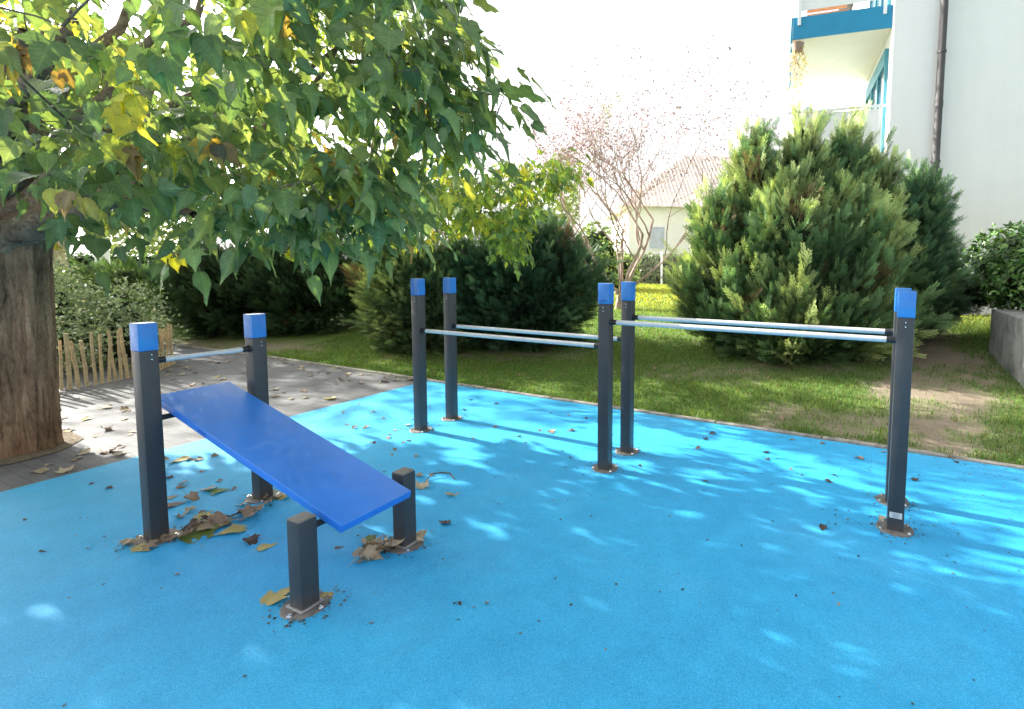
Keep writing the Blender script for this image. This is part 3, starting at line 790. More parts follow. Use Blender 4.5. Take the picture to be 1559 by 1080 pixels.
def conifer(label, parts, nplume, per, dark, light, lightfrac=0.3, fs=0.17, plen=0.6, prad=0.16, cat='conifer shrub', updir=0.75, top=1.0, cutb=None, coreK=0.58, lightfn=None, name='conifer_shrub', group=None):
    c0 = parts[0][0]; loc = (c0[0], c0[1], gz(c0[0], c0[1])); off = np.array(loc)
    root = empty(name, loc); tag(root, label, cat, group)
    area = np.array([r[0]*r[2]+r[1]*r[2]+r[0]*r[1] for _, r in parts]); area /= area.sum()
    ids = rng.choice(len(parts), nplume, p=area)
    cen = np.array([parts[i][0] for i in ids]); rad = np.array([parts[i][1] for i in ids])
    d = unit(rng.normal(size=(nplume, 3)))
    # favour camera side a little, still all round
    flip = (d[:, 1] > 0.2) & (rng.uniform(size=nplume) < 0.55); d[flip, 1] *= -1
    R_ = rng.uniform(0.78, 1.0, nplume)+0.13*(rng.uniform(size=nplume) < .16)
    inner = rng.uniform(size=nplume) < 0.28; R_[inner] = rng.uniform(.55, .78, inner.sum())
    lump = 1+.10*np.sin(5.1*d[:, 0]*rad[:, 0]+3*d[:, 1]+ids)*np.cos(1.7*d[:, 2])+.07*np.sin(9*d[:, 0]+7*d[:, 2]+2*ids)
    tipp = cen+d*rad*(R_*lump)[:, None]
    # drop tips that lie deep in another part
    inside = np.zeros(nplume, bool)
    for i, (c, r) in enumerate(parts):
        q = np.linalg.norm((tipp-np.array(c))/np.array(r), axis=1); inside |= (q < np.where(inner, .5, 0.72))
    zmin = np.array([gz(x, y) for x, y in tipp[:, :2]])+0.10
    keep = ~inside & (tipp[:, 2] > zmin-0.25)
    tipp, d, R_, inner = tipp[keep], d[keep], R_[keep], inner[keep]; zmin = zmin[keep]; nplume = len(tipp)
    ax = unit(d*np.array([1, 1, .55])+np.array([0, 0, updir])+rng.normal(size=(nplume, 3))*0.16)
    low = np.clip((tipp[:, 2]-zmin)/0.8, 0, 1)
    ax = unit(ax*low[:, None]+unit(d*np.array([1, 1, 0])+np.array([0, 0, .05]))*(1-low[:, None]))
    tipp[:, 2] = np.maximum(tipp[:, 2], zmin)
    n = nplume*per
    T = np.repeat(tipp, per, 0); X = np.repeat(ax, per, 0); D = np.repeat(d, per, 0)
    t = rng.uniform(0, 1, n)**0.8
    L = np.repeat(plen*rng.uniform(.6, 1.25, nplume), per)
    rdir = unit(np.cross(X, unit(rng.normal(size=(n, 3)))))
    pr = prad*np.sqrt(t)*(rng.uniform(0.3, 1, n))
    pos = T - X*(t*L)[:, None] + rdir*pr[:, None]
    dr = X*1.05+rdir*(0.22+0.42*t)[:, None]+rng.normal(size=(n, 3))*0.12
    nr = D*0.6+rdir*0.5+rng.normal(size=(n, 3))*0.5
    sz = fs*1.15*rng.uniform(0.5, 1.25, n)
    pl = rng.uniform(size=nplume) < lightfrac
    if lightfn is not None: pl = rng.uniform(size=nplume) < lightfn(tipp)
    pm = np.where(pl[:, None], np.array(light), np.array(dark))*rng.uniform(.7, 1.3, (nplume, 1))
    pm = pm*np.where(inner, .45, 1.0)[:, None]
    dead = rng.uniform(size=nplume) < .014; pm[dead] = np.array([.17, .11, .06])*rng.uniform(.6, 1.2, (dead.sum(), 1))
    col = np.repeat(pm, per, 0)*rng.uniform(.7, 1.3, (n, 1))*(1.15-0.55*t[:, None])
    pos[:, 2] = np.maximum(pos[:, 2], np.repeat(zmin, per)-0.1)
    V, Fq, C = fronds(pos-off, dr, nr, sz, col)
    link('crown', fast_mesh('crown', V, Fq, C, smooth=False), M['conifer'], root)
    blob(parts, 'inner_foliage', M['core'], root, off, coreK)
    mb = MB(); mb.cyl((0, 0, -0.1), (0, 0, parts[0][1][2]), 0.09, 0.04, 8); mb.build('trunk', M['limb'], root)
    return root

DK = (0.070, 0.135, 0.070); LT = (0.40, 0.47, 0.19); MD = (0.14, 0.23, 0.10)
# big shrub right of centre
R = [((3.15, 7.75, .95), (1.7, 1.1, .95)), ((2.0, 8.2, 1.3), (.9, 1.0, 1.0)), ((2.9, 8.5, 1.75), (1.65, 1.4, 1.4)), ((2.75, 8.5, 2.55), (1.0, 1.0, .9)), ((3.55, 8.5, 2.6), (0.85, .95, .9)), ((3.6, 8.4, 1.7), (1.25, 1.3, 1.3)),
     ((1.72, 8.2, 2.2), (.42, .5, .75)), ((2.3, 8.2, 2.95), (.42, .5, .9)), ((3.05, 8.2, 3.1), (.48, .55, .95)), ((3.75, 8.3, 3.1), (.42, .5, .9)), ((4.3, 8.4, 2.75), (.42, .5, .8)), ((2.7, 7.6, 2.1), (.5, .5, .8)), ((3.9, 7.7, 1.9), (.5, .5, .8))]
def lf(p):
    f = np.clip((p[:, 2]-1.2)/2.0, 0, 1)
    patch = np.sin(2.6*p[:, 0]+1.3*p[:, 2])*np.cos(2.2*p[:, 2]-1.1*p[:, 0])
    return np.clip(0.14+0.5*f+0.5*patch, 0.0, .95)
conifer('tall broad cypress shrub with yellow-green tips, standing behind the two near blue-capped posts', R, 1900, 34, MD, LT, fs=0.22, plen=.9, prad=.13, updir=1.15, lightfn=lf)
conifer('blue-green cypress shrub with long feathery side sprays, against the white wall', [((5.0, 8.6, 1.4), (.72, .85, .95)), ((5.08, 8.6, 2.2), (.5, .7, 1.05))], 430, 32, (0.12, 0.22, 0.12), (0.19, 0.30, 0.13), 0.3, fs=.18, plen=.75, prad=.17, updir=.95)
conifer('low spreading juniper with shade painted into its dark green between the cypress and the ivy planter', [((5.55, 9.0, 1.1), (.95, .7, .42)), ((5.1, 8.6, 1.0), (.8, .7, .45))], 260, 30, (0.045, 0.085, 0.05), (0.07, 0.13, 0.06), 0.2, fs=.17, plen=.6, updir=.15)  # shadow is worked into these very dark greens
# middle pair behind the far posts
conifer('dark round cypress shrub behind the far pair of posts', [((-1.25, 9.1, 1.25), (1.35, 1.2, 1.3)), ((-1.75, 9.2, 1.2), (1.2, 1.1, 1.3))], 760, 30, DK, (0.10, 0.17, 0.09), 0.3, fs=.16, plen=.5)
conifer('grey-green cypress shrub left of the far pair of posts', [((-3.15, 9.0, 1.05), (1.02, .95, 1.2))], 400, 30, (0.11, 0.17, 0.08), (0.30, 0.36, 0.16), 0.45, fs=.16, plen=.5)
# left dark hedge
conifer('wide dark cypress shrub behind the sit-up bench and the paved path', [((-7.6, 11.2, 1.15), (1.6, 1.2, 1.15)), ((-6.2, 11.2, 1.2), (1.4, 1.2, 1.25)), ((-8.4, 11.0, 1.0), (1.0, 1.0, 1.0))], 850, 28, DK, (0.10, 0.165, 0.085), 0.35, fs=.17, plen=.55)
conifer('mid green spreading juniper behind the paling fence', [((-11.6, 12.6, 1.0), (1.7, 1.2, .62)), ((-10.4, 12.8, .9), (1.4, 1.0, .55))], 300, 24, (0.10, 0.18, 0.065), (0.17, 0.26, 0.09), 0.4, fs=.2, plen=.5, updir=.3)
# fill behind tree 2 so the gap between shrubs stays dark
conifer('cypress shrub added to darken the gap between the path shrub and the posts shrub', [((-5.3, 12.4, 1.3), (1.3, .9, 1.2))], 200, 28, (0.035, 0.07, 0.035), (0.06, 0.11, 0.05), 0.2, fs=.18, plen=.5)

# leafy bushes ------------------------------------------------------
def bush(name, label, cat, parts, n, size, pal, mat, z0=None, up=0.5, coreK=0.72, loose=0.0, core=True, tpls=None, groundz=None):
    c0 = parts[0][0]; loc = (c0[0], c0[1], gz(c0[0], c0[1]) if groundz is None else groundz); off = np.array(loc)
    root = empty(name, loc); tag(root, label, cat)
    area = np.array([r[0]*r[2]+r[1]*r[2]+r[0]*r[1] for _, r in parts]); area /= area.sum()
    ids = rng.choice(len(parts), n, p=area)
    cen = np.array([parts[i][0] for i in ids]); rad = np.array([parts[i][1] for i in ids])
    d = unit(rng.normal(size=(n, 3)))
    lump = 1+0.07*np.sin(6*d[:, 0]+ids)*np.cos(5*d[:, 2])+0.05*np.sin(11*d[:, 0]+9*d[:, 2])
    p = cen+d*rad*(rng.uniform(0.70, 1.05, n)**.6*lump+loose*np.abs(rng.normal(size=n))*.3)[:, None]
    ok = p[:, 2] > loc[2]+0.02
    p, d = p[ok], d[ok]; n = len(p)
    tip = d*0.5+np.array([0, 0, -0.25+up*0.3])+rng.normal(size=(n, 3))*0.5
    nr = d*0.9+np.array([0, 0, .4])+rng.normal(size=(n, 3))*0.3
    P = np.array([q[0] for q in pal]); w = np.array([q[1] for q in pal]); w = w/w.sum()
    col = P[rng.choice(len(P), n, p=w)]*rng.uniform(.7, 1.3, (n, 1))
    V, Fq, C = place_leaves(p-off, tip, nr, size*rng.uniform(.6, 1.3, n), col, tpls or [TPL[1], TPL[3]])
    link('crown', fast_mesh('crown', V, Fq, C), mat, root)
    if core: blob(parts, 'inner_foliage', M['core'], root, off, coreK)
    return root

bush('ivy', 'dense clipped ivy mound growing over the concrete planter wall', 'ivy', [((6.95, 8.3, 1.55), (1.05, 1.3, .80)), ((6.4, 7.3, 1.38), (.72, .95, .60)), ((6.6, 6.3, 1.25), (.9, .9, .55))], 7500, 0.085,
     [((.07, .16, .04), 4), ((.12, .24, .06), 3), ((.045, .10, .03), 2), ((.18, .32, .08), 1)], M['ivy'], groundz=0.95, up=-.3)
bush('garden_shrub', 'pale silvery shrub behind the front paling fence', 'shrub', [((-8.3, 8.15, .5), (.8, .7, .5)), ((-8.9, 8.3, .85), (.5, .5, .55)), ((-7.9, 8.5, .7), (.45, .5, .5)), ((-9.6, 8.6, .75), (.7, .7, .75)), ((-8.0, 7.2, .4), (.7, .7, .4)), ((-7.5, 8.0, .35), (.5, .5, .5))], 12000, 0.055,
     [((.26, .33, .21), 4), ((.36, .42, .29), 3), ((.15, .22, .12), 3), ((.46, .47, .36), .6)], M['conifer'], up=1.6, groundz=0.0, loose=.8, coreK=.5)
bush('garden_shrub', 'bright yellow-green shrub beside the mottled plane trunk', 'shrub', [((-12.4, 11.2, .75), (1.1, .8, .75))], 1500, 0.09,
     [((.20, .30, .05), 3), ((.12, .2, .04), 3), ((.3, .38, .06), 1)], M['ivy'], up=1)
bush('garden_shrub', 'small light green sapling at the left end of the dark path shrub', 'shrub', [((-8.9, 10.1, .75), (.28, .25, .5)), ((-8.75, 10.0, .3), (.35, .3, .3))], 420, 0.07,
     [((.18, .30, .06), 3), ((.10, .19, .04), 2)], M['ivy'], up=1, core=False)
bush('garden_shrub', 'bright bush behind the bare pinkish tree', 'shrub', [((-.3, 20.0, 1.9), (1.0, .8, 1.3)), ((.3, 21.0, 1.3), (1.2, .8, .9))], 1300, 0.16,
     [((.28, .36, .10), 3), ((.2, .28, .08), 3)], M['ivy'], up=1)

def hedge(label, p0, p1, h, w, n, size, pal, grp=None):
    p0 = np.array(p0, float); p1 = np.array(p1, float); d = p1-p0; L = np.linalg.norm(d); d /= L; q = np.array([-d[1], d[0]])
    root = empty('hedge', (p0[0], p0[1], 0)); tag(root, label, 'hedge', grp)
    z0 = gz(*((p0+p1)/2))
    a = rng.uniform(0, L, n); hh = rng.uniform(0, 1, n); side = rng.uniform(size=n) < 0.75
    y = np.where(side, -w/2+rng.normal(size=n)*.05, rng.uniform(-w/2, w/2, n)); z = np.where(side, hh*h, h+rng.normal(size=n)*.05)
    if q[1] < 0: q = -q
    pos = np.stack([a*d[0]+q[0]*y, a*d[1]+q[1]*y, z0+z], 1)
    nr = np.where(side[:, None], np.array([-q[0], -q[1], .3]), np.array([0, 0, 1.]))+rng.normal(size=(n, 3))*.4
    tip = rng.normal(size=(n, 3))+np.array([0, 0, -.3])
    P = np.array([k[0] for k in pal]); wt = np.array([k[1] for k in pal]); wt = wt/wt.sum()
    col = P[rng.choice(len(P), n, p=wt)]*rng.uniform(.7, 1.3, (n, 1))
    V, Fq, C = place_leaves(pos, tip, nr, size*rng.uniform(.7, 1.3, n), col, [TPL[3]])
    link('crown', fast_mesh('crown', V, Fq, C), M['ivy'], root)
    mb = MB(); c = (p0+p1)/2-p0; mb.box((c[0], c[1], z0+h/2-.05), (L, w*.86, h), 0.05, Matrix.Rotation(math.atan2(d[1], d[0]), 3, 'Z'))
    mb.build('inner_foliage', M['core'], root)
HP = [((.10, .18, .06), 3), ((.15, .25, .08), 2), ((.07, .12, .04), 2)]
hedge('long clipped hedge far beyond the paling fence on the left', (-33, 19.5), (-13.5, 24), 1.55, .9, 5200, .16, HP)
hedge('low clipped hedge behind the chain link fence beyond the sunny lawn', (-6, 28.2), (12, 26.4), 1.45, .8, 5200, .16, [((.15, .24, .09), 3), ((.20, .30, .12), 2)])

# far tree crowns seen over the left hedge (pale, backlit)
for (x, y, h, r, lab) in ((-26, 30, 3.2, 2.4, 'pale backlit tree far beyond the left hedge'), (-4.0, 46, 7.2, 1.8, 'small pointed tree left of the tiled house')):
    bush('far_tree', lab, 'tree', [((x, y, h), (r, r, h*.55 if r > 2 else h*.5)), ((x+.5, y, h*1.1), (r*.7, r*.7, h*.5))], 1500, .3 if r > 2 else .34,
         [((.30, .36, .14), 3), ((.22, .28, .10), 2)], M['ivy'], core=False, up=1)

# ------------------------------------------------------------------ bare pinkish tree
def grow_tree():
    root = empty('ornamental_tree', (0.38, 13.0, gz(0.38, 13.0))); tag(root, 'almost bare small tree with pinkish twigs on the sunny lawn', 'tree')
    r = random.Random(9); paths = []; tips = []
    def rec(p, d, L, rad, lev):
        n = 5; pts = [np.array(p)]; dd = np.array(d)
        for i in range(n):
            dd = dd+np.array([r.gauss(0, .16), r.gauss(0, .16), r.gauss(0.05, .09)]); dd /= np.linalg.norm(dd)
            pts.append(pts[-1]+dd*L/n)
        paths.append((np.array(pts), np.linspace(rad, rad*.62, n+1)))
        if lev >= 3: tips.extend(pts[2:])
        if lev >= 6: return
        k = (3 if lev in (1, 2, 3, 4) else 2)
        for i in range(k):
            a = r.uniform(0, 6.28); sp_ = r.uniform(.4, 1.0)
            q = np.array([math.cos(a), math.sin(a)*.9, r.uniform(-.1, .35)])
            nd = dd*math.cos(sp_)+q*math.sin(sp_); nd /= np.linalg.norm(nd)
            rec(pts[-1-(i % 3 if lev > 0 else 0)], nd, L*r.uniform(.66, .88), rad*r.uniform(.46, .62), lev+1)
    paths.append((np.array([(0, 0, -.1), (.03, 0, .2), (.05, 0, .4)]), np.array([.12, .09, .08])))
    for d, L, rad in (((-.8, .1, .8), 1.5, .075), ((-.35, .3, 1), 1.3, .06), ((.35, -.2, 1), 1.3, .07), ((.9, .2, .75), 1.7, .06), ((1.1, .2, .55), 1.8, .045), ((-1.1, .0, .8), 1.4, .04), ((.1, -.3, 1.), 1.2, .045)):
        d = np.array(d)/np.linalg.norm(d); rec((.05, 0, .33), d, L*1.28, rad*.75, 1)
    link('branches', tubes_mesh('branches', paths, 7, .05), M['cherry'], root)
    tips = np.array(tips); k = rng.choice(len(tips), 6500); pos = tips[k]+rng.normal(size=(6500, 3))*.07
    pal = np.array([(.40, .25, .28), (.46, .32, .34), (.33, .22, .25), (.44, .36, .33)])
    V, Fq, C = place_leaves(pos, rng.normal(size=(6500, 3))+np.array([0, 0, -.6]), rng.normal(size=(6500, 3)), rng.uniform(.03, .065, 6500), pal[rng.integers(0, 4, 6500)], [TPL[3]])
    link('leaves', fast_mesh('leaves', V, Fq, C), M['dryleaf'], root)
    # ivy on the stems
    big = [p for p, rr in paths[1:7] for p in p]
    big = np.array(big)[rng.integers(0, len(big), 260)]; big = big+rng.normal(size=(260, 3))*.07
    V, Fq, C = place_leaves(big, rng.normal(size=(260, 3)), rng.normal(size=(260, 3)), rng.uniform(.04, .08, 260), np.tile([(.22, .30, .06)], (260, 1)), [TPL[3]])
    link('climbing_ivy', fast_mesh('climbing_ivy', V, Fq, C), M['ivy'], root)
grow_tree()

# mottled plane trunk at left
pr = empty('plane_tree', (-14.9, 14.2, 0.3)); tag(pr, 'slim mottled pale plane trunk beyond the garden shrubs', 'tree')
trunk_mesh_build(None, 4.6, .24, .2, pr, M['plane'], nseg=36, nring=30, flute=.03, seed=9)
nn = 2600; d = unit(rng.normal(size=(nn, 3))); pos = np.array([.4, -.8, 5.6])+d*np.array([3.3, 3.3, 1.9])*rng.uniform(.3, 1, (nn, 1))  # crown widened and thickened to throw dappled shade on the path
paths = [(curve_pts((0, 0, 4.5), (2.2*math.cos(a), 2.2*math.sin(a), 6.2), 6), np.linspace(.09, .02, 6)) for a in (0, 1.3, 2.5, 3.8, 5.1)]
link('branches', tubes_mesh('branches', paths, 7), M['plane'], pr)
V, Fq, C = place_leaves(pos, d+np.array([0, 0, -.6]), d+np.array([0, 0, .5]), rng.uniform(.14, .24, nn), np.tile([(.22, .27, .05)], (nn, 1))*rng.uniform(.6, 1.3, (nn, 1)))
link('crown', fast_mesh('crown', V, Fq, C), M['leaf'], pr)

# ------------------------------------------------------------------ exercise equipment
W = 0.09
def post(parent, x, y, H, cap=True, screw_face='-y', caph=0.158, plate=True, collar=False, logo=False, bolts=((.075, -.05), (-.078, -.045), (-.06, .07), (.07, .065)), yawplate=0.0):
    p = MB().box((0, 0, (H-(caph if cap else 0))/2), (W, W, H-(caph if cap else 0)), 0.006).build('post', M['post'], parent, True)
    p.location = (x, y, 0)
    top = H-caph
    if cap:
        c = MB().box((0, 0, top+caph/2+0.0005), (W+.003, W+.003, caph), 0.005, seg=3).build('cap', M['cap'], p, True)
        for dz in (.028, .055):
            mb = MB()
            if screw_face == '-y': mb.cyl((0.0, -W/2-.0002, top-dz), (0.0, -W/2-.004, top-dz), .0052, .0035, 12)
            else: mb.cyl((W/2+.0002, 0.01, top-dz), (W/2+.004, 0.01, top-dz), .0052, .0035, 12)
            mb.build('screw', M['screw'], p, True)
        if logo:
            mb = MB(); x0 = -.034
            for i, wd in enumerate((.007, .009, .008, .009, .007, .008)):
                mb.box((x0+wd/2, -W/2-.0022, top+.024), (.0022, .0012, .013)); mb.box((x0+wd*.8, -W/2-.0022, top+.024+random.choice((-.005, .005))), (wd*.5, .0012, .0024))
                if i % 2: mb.box((x0+wd*.95, -W/2-.0022, top+.024), (.0018, .0012, .013))
                x0 += wd+.003
            mb.build('logo', M['logo'], p)
    else:
        MB().box((0, 0, H+.004), (W*.97, W*.97, .008), .003).build('cap', M['steelcap'], p, True)
    if plate:
        mb = MB(); mb.cyl((0, 0, .0005), (0, 0, .006), .104, .101, 40)
        pl = mb.build('base_plate', M['plate'], p, True)
        for bx, by in bolts:
            mb = MB(); mb.cyl((bx, by, .006), (bx, by, .009), .013, .013, 16); mb.cyl((bx, by, .009), (bx, by, .017), .0075, .006, 6)
            mb.build('bolt', M['screw'], pl, True)
    if collar:
        mb = MB(); k = W/2+.006
        for cx, cy, sx, sy in ((0, -k, W+.024, .012), (0, k, W+.024, .012), (-k, 0, .012, W), (k, 0, .012, W)):
            mb.box((cx, cy, .011), (sx, sy, .010), .003)
        mb.build('weld', M['weld'], p)
    return p
M['steelcap'] = m_simple('worn_grey_top', (0.16, 0.155, 0.145), .55, .4, 0, 40, .35, .3, .002)

def bar(parent, p0, p1, r=.018, sl=.05, name='bar'):
    p0 = Vector(p0); p1 = Vector(p1); d = (p1-p0).normalized()
    b = MB().cyl(p0+d*.03, p1-d*.03, r, r, 24).build(name, M['steel'], parent, True)
    for q, s in ((p0, 1), (p1, -1)):
        mb = MB(); mb.cyl(q, q+d*s*sl, r+.0025, r+.0025, 24); mb.cyl(q-d*s*.0, q+d*s*.006, r+.009, r+.007, 24)
        mb.build('end_sleeve', M['sleeve'], b, True)
    return b

# parallel bars
yawP = -0.4751
pb = empty('parallel_bars', (-1.7568, 4.9225, 0), yawP)
tag(pb, 'two-height steel parallel bars on six dark posts with blue caps', 'parallel bars')
HP_ = 1.474; L1 = 2.0003; L2 = 2.0078; D = .4183
for i, X in enumerate((0, L1, L1+L2)):
    for j, Y in enumerate((0, D)):
        p = post(pb, X, Y, HP_, logo=(i == 1 and j == 0))
        if i == 2 and j == 0:
            s = MB().box((-.001, -W/2-.001, .103), (.068, .0012, .036), .0).build('sticker', M['sticker'], p)
            mb = MB()
            for k in range(5): mb.box((-.004+.006*(k % 2), -W/2-.0022, .115-.006*k), (.044-.008*(k % 3), .0006, .0018))
            mb.build('print', M['print'], s)
for Y in (0, D):
    bar(pb, (W/2, Y, .982), (L1-W/2, Y, .982)); bar(pb, (L1+W/2, Y, 1.176), (L1+L2-W/2, Y, 1.176))

# sit-up bench
sb = empty('exercise_bench', (-2.6044, 2.925, 0), -0.4544)
tag(sb, 'inclined blue sit-up bench between two tall and two short dark posts', 'sit-up bench')
BD, BL = .6056, 1.3418
post(sb, 0, 0, 1.2738, screw_face='+x'); post(sb, 0, BD, 1.2738, screw_face='+x')
post(sb, BL, 0, .426, cap=False, collar=True, bolts=((.02, -.088), (.088, .015), (-.075, .05))); post(sb, BL, BD, .426, cap=False, collar=True)
bar(sb, (0, W/2, 1.045), (0, BD-W/2, 1.045), .0165, .045)
xa, za, xb, zb, ya, yb = -.152, .811, 1.498, .385, .09, .515
th = .042
ang = math.atan2(za-zb, xb-xa); Lb = math.hypot(xb-xa, za-zb)
rot = Matrix.Rotation(ang, 3, 'Y')
cc = Vector(((xa+xb)/2, (ya+yb)/2, (za+zb)/2))-rot@Vector((0, 0, th/2))
bd = MB().box(cc, (Lb, yb-ya, th), .006, rot, 3).build('board', M['board'], sb, True)
mb = MB(); x0 = -.36
for i, wd in enumerate((.008, .007, .009, .007, .009, .006)):
    q = cc+rot@Vector((x0, -(yb-ya)/2-.0008, 0)); mb.box(q, (.003, .0012, .014), 0, rot)
    q = cc+rot@Vector((x0+.004, -(yb-ya)/2-.0008, random.choice((-.005, .005)))); mb.box(q, (wd*.7, .0012, .003), 0, rot); x0 += wd+.006
mb.build('logo', M['logo'], bd)
for X, Z in ((0.0, .705), (BL, .366)):
    b = MB().cyl((X, W/2, Z), (X, BD-W/2, Z), .016, .016, 20).build('support_rod', M['sleeve'], sb, True)

# ------------------------------------------------------------------ fences
def paling(label, pts, n, h, seedv):
    r = random.Random(seedv); root = empty('paling_fence', (pts[0][0], pts[0][1], 0)); tag(root, label, 'fence')
    P = [np.array(p, float) for p in pts]; seg = [np.linalg.norm(P[i+1]-P[i]) for i in range(len(P)-1)]; T = sum(seg)
    tops = []
    for k in range(n):
        d = (k+.5+r.uniform(-.12, .12))/n*T; i = 0
        while i < len(seg)-1 and d > seg[i]: d -= seg[i]; i += 1
        q = P[i]+(P[i+1]-P[i])*d/seg[i]-P[0]; dirv = (P[i+1]-P[i])/seg[i]; an = math.atan2(dirv[1], dirv[0])
        tilt = r.uniform(-.10, .10); hh = h*r.uniform(.88, 1.1); w = r.uniform(.026, .045)
        bm = bmesh.new(); rings = []
        for f in range(6):
            z = -.03+(hh+.03)*f/5; ww = w*(1-.15*f/5)*r.uniform(.85, 1.12); dx = r.uniform(-.004, .004)
            rings.append([bm.verts.new((dx+a*ww/2, b*.011*r.uniform(.8, 1.2), z)) for a, b in ((-1, -1), (1, -1), (1, 1), (-1, 1))])
        for f in range(5):
            for e in range(4): bm.faces.new((rings[f][e], rings[f][(e+1) % 4], rings[f+1][(e+1) % 4], rings[f+1][e]))
        bm.faces.new(rings[-1])
        me = bpy.data.meshes.new('picket'); bm.to_mesh(me); bm.free()
        o = link('picket', me, M['wood'], root); o.location = (q[0], q[1], 0); o.rotation_euler = (r.uniform(-.08, .08), tilt, an)
    paths = []
    for z in (.15, h*.75):
        pp = np.array([(p[0]-P[0][0], p[1]-P[0][1], z+.01*math.sin(i*3)) for i, p in enumerate(P)]); paths.append((pp, np.full(len(pp), .003)))
    link('wire', tubes_mesh('wire', paths, 5), M['wire'], root)
paling('front run of split chestnut paling fence along the paved path', [(-7.6, 4.9), (-7.0, 5.9), (-6.62, 6.7), (-6.5, 7.4), (-6.75, 8.1)], 44, .66, 2)
paling('rear short run of split chestnut paling fence in front of the juniper', [(-9.6, 9.6), (-8.85, 9.55), (-8.25, 9.35), (-8.0, 9.15)], 20, .62, 7)

# chain link fence beyond the lawn
fr = empty('chain_link_fence', (-6, 27.2, 0.62)); tag(fr, 'green chain link fence with pale posts beyond the sunny lawn', 'fence')
paths = []
for k in range(7):
    x = k*2.98; y = -x*.1
    MB().cyl((x, y, -.1), (x, y, 1.65), .05, .05, 10).build('post', M['white'], fr, True)
for z in (.05, .8, 1.5): paths.append((np.array([(0, 0, z), (9, -.9, z), (18, -1.8, z)]), np.full(3, .012)))
for k in range(0, 150):
    x = k*.12
    paths.append((np.array([(x, -x*.1, .05), (min(x+1.45, 18), -min(x+1.45, 18)*.1, 1.5)]), np.full(2, .005)))
    paths.append((np.array([(x, -x*.1, 1.5), (min(x+1.45, 18), -min(x+1.45, 18)*.1, .05)]), np.full(2, .005)))
link('mesh', tubes_mesh('mesh', paths, 4), M['wire'], fr)

# small white post sign on left
o = empty('white_sign', (-18.2, 19.0, .4)); tag(o, 'small white post and panel in front of the far left hedge', 'sign')
MB().cyl((0, 0, 0), (0, 0, 1.7), .05, .05, 10).build('post', M['white'], o, True)
MB().box((0, -.06, 1.35), (.55, .04, .75), .02).build('panel', M['white'], o)

# ------------------------------------------------------------------ concrete planter wall
Wd = np.array([.3256, .9455]); Ud = np.array([.9455, -.3256])
K = np.array([5.62, 7.5]); Wp = np.array([.43, .903]); Up = np.array([.903, -.43])
mb = MB()
c = K-Wp*1.6+Up*1.0
mb.box((c[0], c[1], .45), (2.0, 3.2, 1.12), .015, Matrix.Rotation(math.atan2(Up[1], Up[0]), 3, 'Z'))
o = mb.build('planter_wall', M['concrete']); tag(o, 'weathered grey concrete planter wall under the ivy', 'wall')

# ------------------------------------------------------------------ apartment building
C0 = np.array([6.43, 12.0]); ang = math.atan2(Ud[1], Ud[0])
bl = empty('apartment_building', (C0[0], C0[1], 0.0), ang)
tag(bl, 'white rendered apartment building with teal balcony edges and brown downpipe', 'building')
# local: +x along gable wall (right), +y along facade (away)
mb = MB(); mb.box((6, 5, 5.6), (12, 10, 11.6)); mb.build('wall', M['plaster'], bl)
mb = MB(); mb.box((2.3, 11.0, 5.6), (9.4, 1.98, 11.58)); mb.build('rear_wing', M['plaster'], bl)
mb = MB(); mb.box((6, 4.6, 11.5), (12.9, 12.2, .25), .02); mb.build('roof', M['zinc'], bl)
# downpipe
def loc_px(u):   # local x on the gable wall for a pixel column
    k = (u-918)/791.
    return (k*C0[1]-C0[0])/(Ud[0]-k*Ud[1])
xp = loc_px(1411)
dp = MB().cyl((xp, -.14, 0.3), (xp, -.14, 11.2), .075, .075, 20).build('downpipe', M['zinc'], bl, True)
mb = MB()
for z in (1.3, 3.9, 6.22, 8.8): mb.cyl((xp, -.14, z-.025), (xp, -.14, z+.025), .092, .092, 20); mb.box((xp, -.06, z), (.03, .12, .03))
mb.build('bracket', M['zinc'], dp, True)
mb = MB(); mb.cyl((xp, -.14, 5.05), (xp, -.14, 5.2), .082, .082, 20); mb.build('joint', M['zinc'], dp, True)

def balcony(z, fascia_mat, furniture=False):
    y0, y1, x0 = .28, 3.95, -2.12
    b = MB().box((x0/2, (y0+y1)/2, z+.10), (-x0-.004, y1-y0, .20)).build('balcony', M['cream'], bl)
    mb = MB()
    mb.box((x0/2, y0-.022, z+.24), (-x0-.002, .04, .50), .004); mb.box((x0-.022, (y0+y1)/2, z+.24), (.04, y1-y0+.08, .50), .004)
    mb.build('fascia', fascia_mat, b)
    mb = MB()
    for x in (x0+.14, -.16):
        mb.box((x, y0-.06, z+.92), (.07, .03, 1.25), .004)
    for y in (y0+.9, y0+1.8, y0+2.7, y1-.1): mb.box((x0-.06, y, z+.92), (.03, .07, 1.25), .004)
    mb.box((x0/2, y0-.06, z+1.54), (-x0+.1, .06, .05), .004); mb.box((x0-.06, (y0+y1)/2, z+1.54), (.06, y1-y0, .05), .004)
    mb.build('railing', M['white'], b)
    mb = MB(); mb.box((x0/2-.02, y0-.03, z+1.06), (-x0-.34, .012, .85)); mb.box((x0-.03, (y0+y1)/2, z+1.06), (.012, y1-y0-.2, .85)); mb.build('panel', M['white'], b)
    return b
zb1 = 7.02
b1 = balcony(zb1, M['teal'])
b2 = balcony(3.75, M['white'])
